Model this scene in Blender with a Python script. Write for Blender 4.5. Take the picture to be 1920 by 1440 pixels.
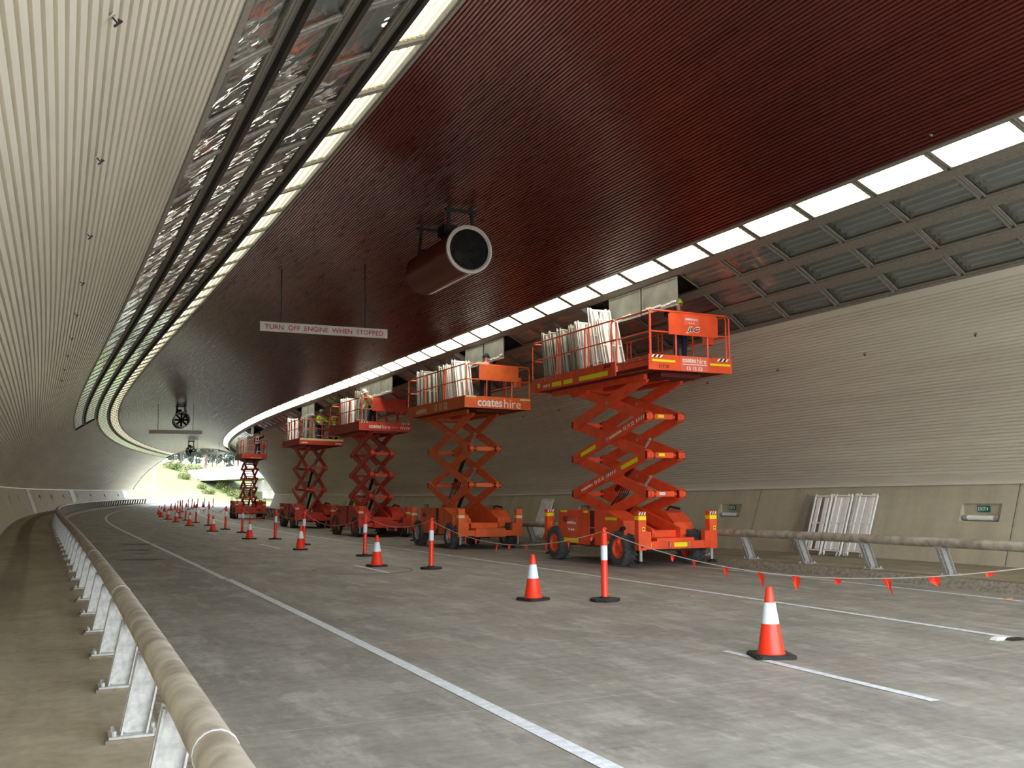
import bpy, math, random
from mathutils import Vector, Matrix
import bmesh

for o in list(bpy.data.objects):
    bpy.data.objects.remove(o)
scn = bpy.context.scene
COL = scn.collection
R = math.radians
RNG = random.Random(7)

# ------------------------------------------------------------------ camera
cd = bpy.data.cameras.new('camera')
cd.sensor_width = 36.0
cd.lens = 36.0 * 1850.0 / 1920.0
cd.clip_start = 0.05
cd.clip_end = 2000
cam = bpy.data.objects.new('camera', cd)
COL.objects.link(cam)
PITCH = math.atan((918.5 - 720.0) / 1850.0)
cam.matrix_world = Matrix.Translation((0, 0, 1.7)) @ Matrix.Rotation(math.pi / 2 + PITCH, 4, 'X') @ Matrix.Rotation(-0.008, 4, 'Z')
scn.camera = cam

# ------------------------------------------------------------------ sky, sun, exposure
scn.view_settings.view_transform = 'Standard'
scn.view_settings.look = 'None'
scn.view_settings.gamma = 1.0
scn.view_settings.use_curve_mapping = False
scn.view_settings.exposure = 0.2
scn.cycles.use_denoising = True
scn.cycles.denoising_prefilter = 'ACCURATE'
scn.cycles.max_bounces = 10
scn.cycles.diffuse_bounces = 6
scn.cycles.glossy_bounces = 5
scn.cycles.transparent_max_bounces = 16
scn.cycles.sample_clamp_indirect = 6.0
SKY = 7.0
world = bpy.data.worlds.new('overcast_sky')
scn.world = world
world.use_nodes = True
nt = world.node_tree
nt.nodes.clear()
wo = nt.nodes.new('ShaderNodeOutputWorld')
wb = nt.nodes.new('ShaderNodeBackground')
wr = nt.nodes.new('ShaderNodeValToRGB')
wt = nt.nodes.new('ShaderNodeTexCoord')
ws = nt.nodes.new('ShaderNodeSeparateXYZ')
nt.links.new(wt.outputs['Generated'], ws.inputs[0])
nt.links.new(ws.outputs['Z'], wr.inputs[0])
nt.links.new(wr.outputs[0], wb.inputs[0])
nt.links.new(wb.outputs[0], wo.inputs[0])
wr.color_ramp.elements[0].color = (0.90, 0.95, 1.0, 1)
wr.color_ramp.elements[1].color = (0.80, 0.88, 1.0, 1)
wb.inputs[1].default_value = SKY
sd = bpy.data.lights.new('sun', 'SUN')
sd.energy = 5.0
sd.angle = R(4)
sd.color = (1.0, 0.95, 0.86)
sun = bpy.data.objects.new('sun', sd)
COL.objects.link(sun)
sun.rotation_euler = (R(38), 0, R(-18))

LIT_RIGHT = 15.0     # tube diffusers, right strip
LIT_LEFT = 1.3     # tube diffusers, left strip

# ------------------------------------------------------------------ tunnel alignment
S_START, S_END = 0.1, 142.0
DC = 7.72           # offset of the crown from the camera's line
VR, VZ = 10.84, -3.21   # vault radius, height of its centre
BASE_A, TOP_A, TOP_Z, FOOT_Z = 9.04, 9.63, 1.76, 0.15
_ax = []
def _build_axis():
    k0, k1, s0, ln = -0.00184, 0.00485, 8.36, 58.0
    n = 1
    ds = 0.25
    def kap(s):
        return k0 + max(0.0, min(1.0, (s - s0) / ln)) * k1 if s < S_END + 1 else k0 + k1
    fw = [(0.0, 0.0, -0.4142)]
    s = 0.0
    while s < 190:
        x, y, t = fw[-1]
        t2 = t + kap(s + ds / 2) * ds
        tm = (t + t2) / 2
        fw.append((x + math.sin(tm) * ds, y + math.cos(tm) * ds, t2))
        s += ds
    bw = [(0.0, 0.0, -0.4142)]
    s = 0.0
    while s > -60:
        x, y, t = bw[-1]
        t2 = t - kap(s - ds / 2) * ds
        tm = (t + t2) / 2
        bw.append((x - math.sin(tm) * ds, y - math.cos(tm) * ds, t2))
        s -= ds
    return bw[::-1][:-1] + fw, -60.0, ds
_ax, _as0, _ads = _build_axis()
def axis(s):
    f = (s - _as0) / _ads
    i = max(0, min(len(_ax) - 2, int(f)))
    t = f - i
    a, b = _ax[i], _ax[i + 1]
    return tuple(a[k] + (b[k] - a[k]) * t for k in range(3))
def bank(s):
    t = max(0.0, min(1.0, (s - 9.5) / 35.2))
    return 0.0301 * t * t * (3 - 2 * t)
def W(s, d, z):
    """s along the tunnel, d to the right of the camera's line, z above the road"""
    x, y, t = axis(s)
    return Vector((x + d * math.cos(t), y - d * math.sin(t), z - bank(s) * (d - 6.3)))
def frame(s, d, z=0.0, yaw=0.0, level=False):
    """local X to the right, Y along the tunnel, Z up"""
    x, y, t = axis(s)
    e = 0 if level else bank(s)
    m = Matrix.Translation(W(s, d, z)) @ Matrix.Rotation(-t, 4, 'Z') @ Matrix.Rotation(math.atan(e), 4, 'Y') @ Matrix.Rotation(yaw, 4, 'Z')
    return m
def arc(phi, r=None):
    r = VR if r is None else r
    return DC + r * math.sin(phi), VZ + r * math.cos(phi)

# ------------------------------------------------------------------ materials
def srgb(r, g, b):
    f = lambda c: c / 12.92 if c <= 0.04045 else ((c + 0.055) / 1.055) ** 2.4
    return (f(r), f(g), f(b), 1.0)
MATS = {}
def mat(name, col, rough=0.5, metal=0.0, noise=0.0, nscale=8.0, spec=0.5, bump=0.0, col2=None, emit=None, estr=0.0, bscale=None):
    if name in MATS:
        return MATS[name]
    m = bpy.data.materials.new(name)
    m.use_nodes = True
    t = m.node_tree
    b = t.nodes['Principled BSDF']
    b.inputs['Base Color'].default_value = col
    b.inputs['Roughness'].default_value = rough
    b.inputs['Metallic'].default_value = metal
    b.inputs['Specular IOR Level'].default_value = spec
    if noise or bump:
        tc = t.nodes.new('ShaderNodeTexCoord')
        nz = t.nodes.new('ShaderNodeTexNoise')
        nz.inputs['Scale'].default_value = nscale
        nz.inputs['Detail'].default_value = 6
        t.links.new(tc.outputs['Object'], nz.inputs['Vector'])
        if noise:
            rp = t.nodes.new('ShaderNodeValToRGB')
            c2 = col2 or tuple(c * (1 - noise) for c in col[:3]) + (1,)
            rp.color_ramp.elements[0].color = c2
            rp.color_ramp.elements[0].position = 0.35
            rp.color_ramp.elements[1].color = col
            rp.color_ramp.elements[1].position = 0.62
            t.links.new(nz.outputs['Fac'], rp.inputs[0])
            t.links.new(rp.outputs[0], b.inputs['Base Color'])
        if bump:
            bp = t.nodes.new('ShaderNodeBump')
            bp.inputs['Strength'].default_value = bump
            bp.inputs['Distance'].default_value = 0.02
            t.links.new(nz.outputs['Fac'], bp.inputs['Height'])
            t.links.new(bp.outputs[0], b.inputs['Normal'])
    if emit:
        b.inputs['Emission Color'].default_value = emit
        b.inputs['Emission Strength'].default_value = estr
    MATS[name] = m
    return m

def node(t, kind, **kw):
    n = t.nodes.new(kind)
    for k, v in kw.items():
        setattr(n, k, v)
    return n
def math_n(t, op, a, b=None):
    n = node(t, 'ShaderNodeMath', operation=op)
    for i, v in enumerate((a, b)):
        if v is None:
            continue
        if isinstance(v, (int, float)):
            n.inputs[i].default_value = v
        else:
            t.links.new(v, n.inputs[i])
    return n.outputs[0]
def mix_c(t, f, a, b):
    n = node(t, 'ShaderNodeMix', data_type='RGBA')
    for sock, v in ((n.inputs[0], f), (n.inputs[6], a), (n.inputs[7], b)):
        if isinstance(v, (int, float)):
            sock.default_value = v
        elif isinstance(v, tuple):
            sock.default_value = v
        else:
            t.links.new(v, sock)
    return n.outputs[2]
def uv_noise(t, sx, sy, scale=1.0, detail=6, rough=0.6):
    uv = node(t, 'ShaderNodeUVMap')
    mp = node(t, 'ShaderNodeMapping')
    mp.inputs['Scale'].default_value = (sx, sy, 1)
    nz = node(t, 'ShaderNodeTexNoise')
    nz.inputs['Scale'].default_value = scale
    nz.inputs['Detail'].default_value = detail
    nz.inputs['Roughness'].default_value = rough
    t.links.new(uv.outputs[0], mp.inputs[0])
    t.links.new(mp.outputs[0], nz.inputs['Vector'])
    return nz.outputs['Fac'], uv.outputs[0]
def ramp(t, f, p0, p1, c0=(0, 0, 0, 1), c1=(1, 1, 1, 1)):
    r = node(t, 'ShaderNodeValToRGB')
    r.color_ramp.elements[0].position = p0
    r.color_ramp.elements[0].color = c0
    r.color_ramp.elements[1].position = p1
    r.color_ramp.elements[1].color = c1
    t.links.new(f, r.inputs[0])
    return r.outputs[0]

def cladding(name, c1, c2, rough, metal, spec=0.5):
    """ribbed steel sheet: UV u = metres along the tunnel, v = metres round the vault"""
    m = bpy.data.materials.new(name)
    m.use_nodes = True
    t = m.node_tree
    b = t.nodes['Principled BSDF']
    f, uv = uv_noise(t, 0.10, 0.8, 1.0)
    f2, _ = uv_noise(t, 1.2, 10, 1.0)
    c = mix_c(t, ramp(t, f, 0.35, 0.65), c1, c2)
    c = mix_c(t, math_n(t, 'MULTIPLY', ramp(t, f2, 0.45, 0.8), 0.25), c, tuple(x * 0.55 for x in c1[:3]) + (1,))
    t.links.new(c, b.inputs['Base Color'])
    rg = math_n(t, 'ADD', math_n(t, 'MULTIPLY', f2, 0.18), rough)
    t.links.new(rg, b.inputs['Roughness'])
    b.inputs['Metallic'].default_value = metal
    b.inputs['Specular IOR Level'].default_value = spec
    return m
M_LEFT = cladding('pale_ribbed_cladding', srgb(.90, .875, .82), srgb(.83, .805, .755), .27, .08)
M_RIGHT = cladding('pale_ribbed_cladding_right', srgb(.91, .89, .83), srgb(.85, .82, .765), .34, .05)
M_CEIL = cladding('dark_red_ribbed_cladding', srgb(.42, .165, .15), srgb(.35, .13, .115), .20, .20)

def concrete(name, c1, c2, kind):
    m = bpy.data.materials.new(name)
    m.use_nodes = True
    t = m.node_tree
    b = t.nodes['Principled BSDF']
    fine, uv = uv_noise(t, 1.0, 1.0, 9.0, 8)
    mid, _ = uv_noise(t, 0.25, 0.9, 1.6, 5)
    c = mix_c(t, ramp(t, mid, 0.3, 0.7), c1, c2)
    sep = node(t, 'ShaderNodeSeparateXYZ')
    t.links.new(uv, sep.inputs[0])
    if kind == 'road':
        # darker polished wheel tracks, long streaks
        st, _ = uv_noise(t, 0.07, 2.2, 1.0, 6)
        c = mix_c(t, math_n(t, 'MULTIPLY', ramp(t, st, 0.46, 0.72), 0.42), c, tuple(x * .55 for x in c1[:3]) + (1,))
        rust, _ = uv_noise(t, 0.22, 0.5, 1.0, 3)
        blot_, _ = uv_noise(t, 0.55, 0.9, 1.0, 9, .7)
        c = mix_c(t, math_n(t, 'MULTIPLY', ramp(t, blot_, 0.44, 0.60), 0.6), c, srgb(.40, .39, .365))
        pale_, _ = uv_noise(t, 0.5, 1.3, 1.7, 9, .75)
        c = mix_c(t, math_n(t, 'MULTIPLY', ramp(t, pale_, 0.50, 0.62), 0.5), c, srgb(.74, .73, .70))
        c = mix_c(t, math_n(t, 'MULTIPLY', ramp(t, rust, 0.52, 0.72), 0.35), c, srgb(.56, .50, .43))
        br_, _ = uv_noise(t, 9.0, 1.1, 1.0, 7, .7)
        c = mix_c(t, math_n(t, 'MULTIPLY', ramp(t, br_, 0.44, 0.60), 0.30), c, srgb(.36, .35, .33))
        # cross joints
        ju = math_n(t, 'ABSOLUTE', math_n(t, 'SUBTRACT', math_n(t, 'FRACT', math_n(t, 'DIVIDE', math_n(t, 'SUBTRACT', sep.outputs[0], 4.6), 5.4)), 0.5))
        jl = math_n(t, 'LESS_THAN', ju, 0.0018)
        c = mix_c(t, math_n(t, 'MULTIPLY', jl, 0.35), c, srgb(.80, .78, .74))
        b.inputs['Roughness'].default_value = 0.62
    elif kind == 'dado':
        st, _ = uv_noise(t, 1.6, 0.25, 1.0, 6)
        c = mix_c(t, math_n(t, 'MULTIPLY', ramp(t, st, 0.42, 0.75), 0.45), c, srgb(.50, .47, .40))
        ju = math_n(t, 'FRACT', math_n(t, 'DIVIDE', math_n(t, 'SUBTRACT', sep.outputs[0], 13.52 - 7.72 * 4), 7.72))
        jl = math_n(t, 'LESS_THAN', ju, 0.0065)
        jd = math_n(t, 'LESS_THAN', math_n(t, 'ABSOLUTE', math_n(t, 'SUBTRACT', ju, 0.0078)), 0.0012)
        c = mix_c(t, jl, c, srgb(.66, .63, .56))
        c = mix_c(t, jd, c, srgb(.22, .20, .17))
        b.inputs['Roughness'].default_value = 0.7
    else:
        st, _ = uv_noise(t, 0.12, 1.6, 1.0, 6)
        c = mix_c(t, math_n(t, 'MULTIPLY', ramp(t, st, 0.42, 0.62), 0.5), c, tuple(x * .6 for x in c1[:3]) + (1,))
        bl_, _ = uv_noise(t, 1.6, 1.0, 1.0, 9, .7)
        c = mix_c(t, math_n(t, 'MULTIPLY', ramp(t, bl_, 0.45, 0.60), 0.35), c, srgb(.42, .36, .29))
        b.inputs['Roughness'].default_value = 0.75
    c = mix_c(t, math_n(t, 'MULTIPLY', ramp(t, fine, 0.35, 0.7), 0.22), c, tuple(min(1, x * 1.5) for x in c2[:3]) + (1,))
    t.links.new(c, b.inputs['Base Color'])
    bp = node(t, 'ShaderNodeBump')
    bp.inputs['Strength'].default_value = 0.25
    bp.inputs['Distance'].default_value = 0.01
    t.links.new(fine, bp.inputs['Height'])
    t.links.new(bp.outputs[0], b.inputs['Normal'])
    return m
M_ROAD = concrete('worn_concrete_road', srgb(.535, .52, .475), srgb(.605, .60, .57), "road")
M_FOOT = concrete('dusty_footway', srgb(.57, .53, .445), srgb(.65, .62, .535), "foot")
M_DADO = concrete('stained_concrete_panels', srgb(.75, .72, .62), srgb(.69, .66, .57), "dado")
M_LINE = mat('road_paint', srgb(.88, .90, .92), .6, noise=.25, nscale=14)
M_STEEL = mat('galvanised_steel', srgb(.72, .72, .70), .45, .2, noise=.3, nscale=22, bump=.1)
M_PIPE = mat('weathered_pipe', srgb(.72, .69, .63), .5, .1, noise=.4, nscale=5, bump=.3, col2=srgb(.55, .51, .45))
M_DARK = mat('dark_steel', srgb(.13, .12, .115), .55, .4)
M_BAR = mat('brown_grey_bar', srgb(.57, .55, .51), .45, .15, noise=.25, nscale=20)
M_WHITE = mat('white_metal', srgb(.97, .97, .95), .35, .0, noise=.08, nscale=10)
M_ALU = mat('reflector_aluminium', srgb(.92, .94, .94), .35, .05)
M_VOID = mat('housing_interior', srgb(.48, .46, .42), .6, .2, noise=.3, nscale=5)
M_BLACK = mat('black_rubber', srgb(.10, .10, .105), .8, noise=.3, nscale=12)
M_TYRE = mat('grey_tyre', srgb(.33, .33, .33), .85, noise=.3, nscale=14)
M_RED = mat("lift_red", srgb(.98, .36, .19), .42, .0, noise=.18, nscale=3.5)
M_ORANGE = mat("lift_orange", srgb(.95, .43, .20), .45, .0, noise=.18, nscale=3.5)
M_RED_DIM = mat("lift_red_dimmed", srgb(.86, .27, .18), .45, .0, noise=.22, nscale=3.5)  # lift red darkened in its colour for the dim light deeper in
M_YEL = mat('yellow_reflective_tape', srgb(.97, .93, .10), .4)
M_CREAM = mat('cream_tape', srgb(.92, .86, .62), .5)
M_CONE = mat('cone_orange', srgb(.95, .22, .10), .38)
M_CONEB = mat('cone_base_black', srgb(.16, .15, .14), .8, noise=.3)
M_REFL = mat('white_reflective_collar', srgb(.86, .91, .95), .35)
M_WTEXT = mat('white_lettering', srgb(.95, .93, .90), .5)
M_PINK = mat('faded_red_sticker', srgb(.93, .42, .33), .5)
M_SIGN = mat('sign_board_white', srgb(.74, .71, .69), .5, noise=.12, nscale=6)
M_SRED = mat('sign_red_lettering', srgb(.62, .10, .12), .5)
M_GREEN = mat('exit_green', srgb(.06, .42, .32), .45)
M_BLK = mat('black_print', srgb(.07, .07, .08), .5)
M_SKIN = mat('skin', srgb(.72, .52, .42), .55)
M_NAVY = mat('navy_workwear', srgb(.10, .12, .22), .85)
M_HIVIS = mat('hivis_yellow_green', srgb(.72, .92, .15), .7)
M_HELMET = mat('helmet_white', srgb(.88, .89, .86), .3)
M_SILVER = mat('silver_tape', srgb(.86, .88, .88), .35)
M_GREENB = mat('green_tub', srgb(.22, .48, .42), .5)
M_RAG = mat('pale_cloth', srgb(.75, .72, .62), .9, noise=.3)
M_FAN = mat('fan_casing_red', srgb(.42, .15, .10), .35, .2)

def emit_mat(name, c, strength, lo):
    m = bpy.data.materials.new(name)
    m.use_nodes = True
    t = m.node_tree
    b = t.nodes['Principled BSDF']
    b.inputs['Base Color'].default_value = (.8, .8, .75, 1)
    tc = node(t, 'ShaderNodeTexCoord')
    sp = node(t, 'ShaderNodeSeparateXYZ')
    t.links.new(tc.outputs['Object'], sp.inputs[0])
    w = math_n(t, 'ABSOLUTE', math_n(t, 'SINE', math_n(t, 'MULTIPLY', sp.outputs[0], math.pi / 0.145)))
    e = math_n(t, 'ADD', math_n(t, 'MULTIPLY', math_n(t, 'POWER', w, 2.0), strength * (1 - lo)), strength * lo)
    b.inputs['Emission Color'].default_value = c
    t.links.new(e, b.inputs['Emission Strength'])
    return m
M_LITR = emit_mat('lit_tubes_white', (1.0, .95, .80, 1), LIT_RIGHT, .55)
M_LITL = emit_mat('lit_tubes_warm', (1.0, .95, .70, 1), LIT_LEFT, .38)

def glass_mat():
    m = bpy.data.materials.new('rippled_glass')
    m.use_nodes = True
    t = m.node_tree
    t.nodes.remove(t.nodes['Principled BSDF'])
    out = t.nodes['Material Output']
    gl = node(t, 'ShaderNodeBsdfGlossy')
    gl.inputs['Roughness'].default_value = 0.03
    gl.inputs['Color'].default_value = (.95, .97, .97, 1)
    tr = node(t, 'ShaderNodeBsdfTransparent')
    tr.inputs['Color'].default_value = (.97, .98, .98, 1)
    mx = node(t, 'ShaderNodeMixShader')
    fr = node(t, 'ShaderNodeFresnel')
    fr.inputs["IOR"].default_value = 1.5
    tc = node(t, 'ShaderNodeTexCoord')
    nz = node(t, 'ShaderNodeTexNoise')
    nz.inputs['Scale'].default_value = 2.2
    nz.inputs['Detail'].default_value = 2
    t.links.new(tc.outputs['Object'], nz.inputs['Vector'])
    bp = node(t, 'ShaderNodeBump')
    bp.inputs['Strength'].default_value = 0.35
    bp.inputs['Distance'].default_value = 0.05
    t.links.new(nz.outputs['Fac'], bp.inputs['Height'])
    t.links.new(bp.outputs[0], gl.inputs['Normal'])
    f = math_n(t, 'ADD', math_n(t, 'MULTIPLY', fr.outputs[0], 0.95), 0.04)
    t.links.new(f, mx.inputs[0])
    t.links.new(tr.outputs[0], mx.inputs[1])
    t.links.new(gl.outputs[0], mx.inputs[2])
    t.links.new(mx.outputs[0], out.inputs[0])
    return m
M_GLASS = glass_mat()

# ------------------------------------------------------------------ mesh building
class MB:
    def __init__(s):
        s.v, s.f, s.m, s.uv = [], [], [], []
        s.ch = []
        s.mats = []
    def mi(s, m):
        if m not in s.mats:
            s.mats.append(m)
        return s.mats.index(m)
    def add(s, vs, fs, m, M=None):
        o = len(s.v)
        s.ch.append((o, len(s.f)))
        s.v += [tuple(M @ Vector(v)) if M is not None else tuple(v) for v in vs]
        k = s.mi(m)
        for f in fs:
            s.f.append([i + o for i in f])
            s.m.append(k)
        return s
    def box(s, c, d, m, M=None, taper=None):
        x, y, z = c
        a, b, h = d[0] / 2, d[1] / 2, d[2] / 2
        ta, tb = taper or (1, 1)
        vs = [(x - a, y - b, z - h), (x + a, y - b, z - h), (x + a, y + b, z - h), (x - a, y + b, z - h),
              (x - a * ta, y - b * tb, z + h), (x + a * ta, y - b * tb, z + h), (x + a * ta, y + b * tb, z + h), (x - a * ta, y + b * tb, z + h)]
        return s.add(vs, [(0, 3, 2, 1), (4, 5, 6, 7), (0, 1, 5, 4), (1, 2, 6, 5), (2, 3, 7, 6), (3, 0, 4, 7)], m, M)
    def bar(s, p, q, w, h, m, up=(0, 0, 1), M=None):
        """rectangular bar from p to q, w wide sideways, h along up"""
        p, q = Vector(p), Vector(q)
        d = (q - p).normalized()
        u = Vector(up)
        side = d.cross(u)
        if side.length < 1e-4:
            side = d.cross(Vector((1, 0, 0)))
        side.normalize()
        u = side.cross(d).normalized()
        vs = []
        for c in (p, q):
            for a, b in ((-1, -1), (1, -1), (1, 1), (-1, 1)):
                vs.append(c + side * (a * w / 2) + u * (b * h / 2))
        return s.add(vs, [(0, 1, 2, 3), (7, 6, 5, 4), (0, 4, 5, 1), (1, 5, 6, 2), (2, 6, 7, 3), (3, 7, 4, 0)], m, M)
    def tube(s, pts, r, m, n=10, M=None, cap=True, closed=False):
        pts = [Vector(p) for p in pts]
        rs = r if isinstance(r, (list, tuple)) else [r] * len(pts)
        vs, fs = [], []
        prev = None
        L = len(pts)
        for i, p in enumerate(pts):
            if closed:
                d = pts[(i + 1) % L] - pts[i - 1]
            else:
                d = pts[min(i + 1, L - 1)] - pts[max(i - 1, 0)]
            d.normalize()
            if prev is None:
                a = d.cross(Vector((0, 0, 1)))
                if a.length < 1e-3:
                    a = d.cross(Vector((0, 1, 0)))
            else:
                a = prev - d * prev.dot(d)
            a.normalize()
            prev = a
            b = d.cross(a)
            for k in range(n):
                t = 2 * math.pi * k / n
                vs.append(p + a * (math.cos(t) * rs[i]) + b * (math.sin(t) * rs[i]))
        for i in range(L if closed else L - 1):
            j = (i + 1) % L
            for k in range(n):
                k2 = (k + 1) % n
                fs.append((i * n + k, i * n + k2, j * n + k2, j * n + k))
        if cap and not closed:
            fs.append(tuple(range(n))[::-1])
            fs.append(tuple((L - 1) * n + k for k in range(n)))
        return s.add(vs, fs, m, M)
    def lathe(s, prof, m, n=24, M=None, mats=None, cap=True):
        """prof: (radius, z); mats per segment"""
        vs = []
        for r, z in prof:
            for k in range(n):
                t = 2 * math.pi * k / n
                vs.append((r * math.cos(t), r * math.sin(t), z))
        for i in range(len(prof) - 1):
            fs = [(i * n + k, i * n + (k + 1) % n, (i + 1) * n + (k + 1) % n, (i + 1) * n + k) for k in range(n)]
            mm = mats[i] if mats else m
            o = len(s.v)
            s.add([vs[j] for j in range(i * n, (i + 2) * n)], [tuple(j - i * n for j in f) for f in fs], mm, M)
        if cap:
            s.add(vs[:n], [tuple(range(n))[::-1]], mats[0] if mats else m, M)
            s.add(vs[-n:], [tuple(range(n))], mats[-1] if mats else m, M)
        return s
    def prism(s, poly, h0, h1, m, plane='xy', M=None):
        """poly extruded; plane 'xy' along z, 'yz' along x, 'xz' along y"""
        n = len(poly)
        def P(a, b, h):
            return (a, b, h) if plane == 'xy' else ((h, a, b) if plane == 'yz' else (a, h, b))
        vs = [P(a, b, h0) for a, b in poly] + [P(a, b, h1) for a, b in poly]
        fs = [tuple(range(n))[::-1], tuple(range(n, 2 * n))] + [(i, (i + 1) % n, n + (i + 1) % n, n + i) for i in range(n)]
        return s.add(vs, fs, m, M)
    def build_each(s, name, parent=None, **kw):
        """every shape that was added becomes a part of its own"""
        out = []
        ends = s.ch[1:] + [(len(s.v), len(s.f))]
        for (v0, f0), (v1, f1) in zip(s.ch, ends):
            b = MB()
            b.mats = s.mats
            b.v = s.v[v0:v1]
            b.f = [[i - v0 for i in f] for f in s.f[f0:f1]]
            b.m = s.m[f0:f1]
            out.append(b.build(name, parent, **kw))
        return out
    def build(s, name, parent=None, smooth=False, recalc=True, uvs=None):
        me = bpy.data.meshes.new(name)
        me.from_pydata([tuple(v) for v in s.v], [], s.f)
        for m in s.mats:
            me.materials.append(m)
        me.polygons.foreach_set('material_index', s.m)
        if recalc:
            bm = bmesh.new()
            bm.from_mesh(me)
            bmesh.ops.remove_doubles(bm, verts=bm.verts, dist=1e-5)
            bmesh.ops.recalc_face_normals(bm, faces=bm.faces)
            bm.to_mesh(me)
            bm.free()
        if smooth:
            me.polygons.foreach_set('use_smooth', [True] * len(me.polygons))
            if smooth != 'full':
                try:
                    me.set_sharp_from_angle(angle=R(40))
                except Exception:
                    pass
        me.update()
        o = bpy.data.objects.new(name, me)
        COL.objects.link(o)
        if parent is not None:
            o.parent = parent
        return o

def tag(o, label=None, cat=None, group=None, kind=None):
    if label:
        o['label'] = label
    if cat:
        o['category'] = cat
    if group:
        o['group'] = group
    if kind:
        o['kind'] = kind
    return o
def empty(name, M, label, cat, group=None):
    o = bpy.data.objects.new(name, None)
    COL.objects.link(o)
    o.empty_display_size = 0.2
    o.matrix_world = M
    return tag(o, label, cat, group)
CH = {}
def copy_tree(o, parent=None, M=None):
    c = o.copy()
    COL.objects.link(c)
    if parent is not None:
        c.parent = parent
    if M is not None:
        c.matrix_world = M
    for ch in list(o.children):
        copy_tree(ch, c)
    return c

def text_mesh(txt, size, m, ext=0.003, bold=0.0, shear=0.0, align='CENTER', width=None, height=None, space=1.0):
    cu = bpy.data.curves.new('lettering', 'FONT')
    cu.body = txt
    cu.size = size
    cu.extrude = ext
    cu.offset = bold
    cu.shear = shear
    cu.align_x = align
    cu.align_y = 'CENTER'
    cu.space_character = space
    cu.resolution_u = 3
    ob = bpy.data.objects.new('lettering', cu)
    COL.objects.link(ob)
    dg = bpy.context.evaluated_depsgraph_get()
    dg.update()
    me = bpy.data.meshes.new_from_object(ob.evaluated_get(dg))
    bpy.data.objects.remove(ob)
    bpy.data.curves.remove(cu)
    xs = [v.co.x for v in me.vertices]
    ys = [v.co.y for v in me.vertices]
    w, h = max(xs) - min(xs), max(ys) - min(ys)
    cx, cy = (max(xs) + min(xs)) / 2, (max(ys) + min(ys)) / 2
    fx = width / w if width else 1
    fy = height / h if height else fx
    if align == 'LEFT':
        cx = min(xs)
    for v in me.vertices:
        v.co.x = (v.co.x - cx) * fx
        v.co.y = (v.co.y - cy) * fy
    me.materials.clear()
    me.materials.append(m)
    me.name = 'lettering'
    return me
def put_text(name, txt, m, M, parent, width=None, height=None, label=None, **kw):
    me = text_mesh(txt, 0.2, m, width=width, height=height, **kw)
    o = bpy.data.objects.new(name, me)
    COL.objects.link(o)
    o.parent = parent
    o.matrix_local = M
    if label:
        o['label'] = label
    return o
# text facing -Y: X right, Z up
FRONT = Matrix.Rotation(math.pi / 2, 4, 'X')
# text facing -X (left side of a machine seen from the road): reads towards -Y... right end towards the camera
LEFTSIDE = Matrix.Rotation(-math.pi / 2, 4, 'Z') @ Matrix.Rotation(math.pi / 2, 4, 'X')
# ================================================================== the tunnel itself
def srange(a, b, step):
    n = max(1, int(math.ceil((b - a) / step)))
    return [a + (b - a) * i / n for i in range(n + 1)]
def sweep(name, prof, m, s0=S_START, s1=S_END, step=1.0, closed=False, smooth=False, kind='structure', ss=None, flip=False):
    """prof = [(d, z)...] carried along the tunnel; UV in metres"""
    ss = ss or srange(s0, s1, step)
    vs, fs, uv = [], [], []
    n = len(prof)
    acc = [0.0]
    for i in range(1, n):
        acc.append(acc[-1] + math.hypot(prof[i][0] - prof[i - 1][0], prof[i][1] - prof[i - 1][1]))
    for s in ss:
        for d, z in prof:
            vs.append(W(s, d, z))
    me = bpy.data.meshes.new(name)
    luv = []
    cnt = n if closed else n - 1
    for i in range(len(ss) - 1):
        for k in range(cnt):
            k2 = (k + 1) % n
            f = [i * n + k, i * n + k2, (i + 1) * n + k2, (i + 1) * n + k]
            u = [(ss[i], acc[k]), (ss[i], acc[k2] if k2 else acc[-1] + .1), (ss[i + 1], acc[k2] if k2 else acc[-1] + .1), (ss[i + 1], acc[k])]
            if flip:
                f.reverse()
                u.reverse()
            fs.append(f)
            luv += u
    if closed:
        fs.append(list(range(n)))
        luv += [(0, 0)] * n
        fs.append([(len(ss) - 1) * n + k for k in range(n)][::-1])
        luv += [(0, 0)] * n
    me.from_pydata([tuple(v) for v in vs], [], fs)
    me.materials.append(m)
    ul = me.uv_layers.new(name='UVMap')
    for i, c in enumerate(luv):
        ul.data[i].uv = c
    if smooth:
        me.polygons.foreach_set('use_smooth', [True] * len(me.polygons))
    me.update()
    o = bpy.data.objects.new(name, me)
    COL.objects.link(o)
    if kind:
        o['kind'] = kind
    return o

PH = [R(22.45), R(25.32), R(26.25), R(29.55), R(30.55), R(33.65), R(34.6), R(37.45)]   # rows: lit | row 2 | row 3 | row 4
PH_END = R(37.64)
PH_SPRING = math.asin(TOP_A / VR)
ROW4_END, LONG_END = 66.0, S_END

def ribs(p0, p1, n, depth=0.03):
    pr = []
    for i in range(n):
        for f, dr in ((0, 0), (.60, 0), (.70, depth), (.90, depth)):
            ph = p0 + (p1 - p0) * (i + f) / n
            pr.append(arc(ph, VR + dr))
    pr.append(arc(p1))
    return pr
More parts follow.
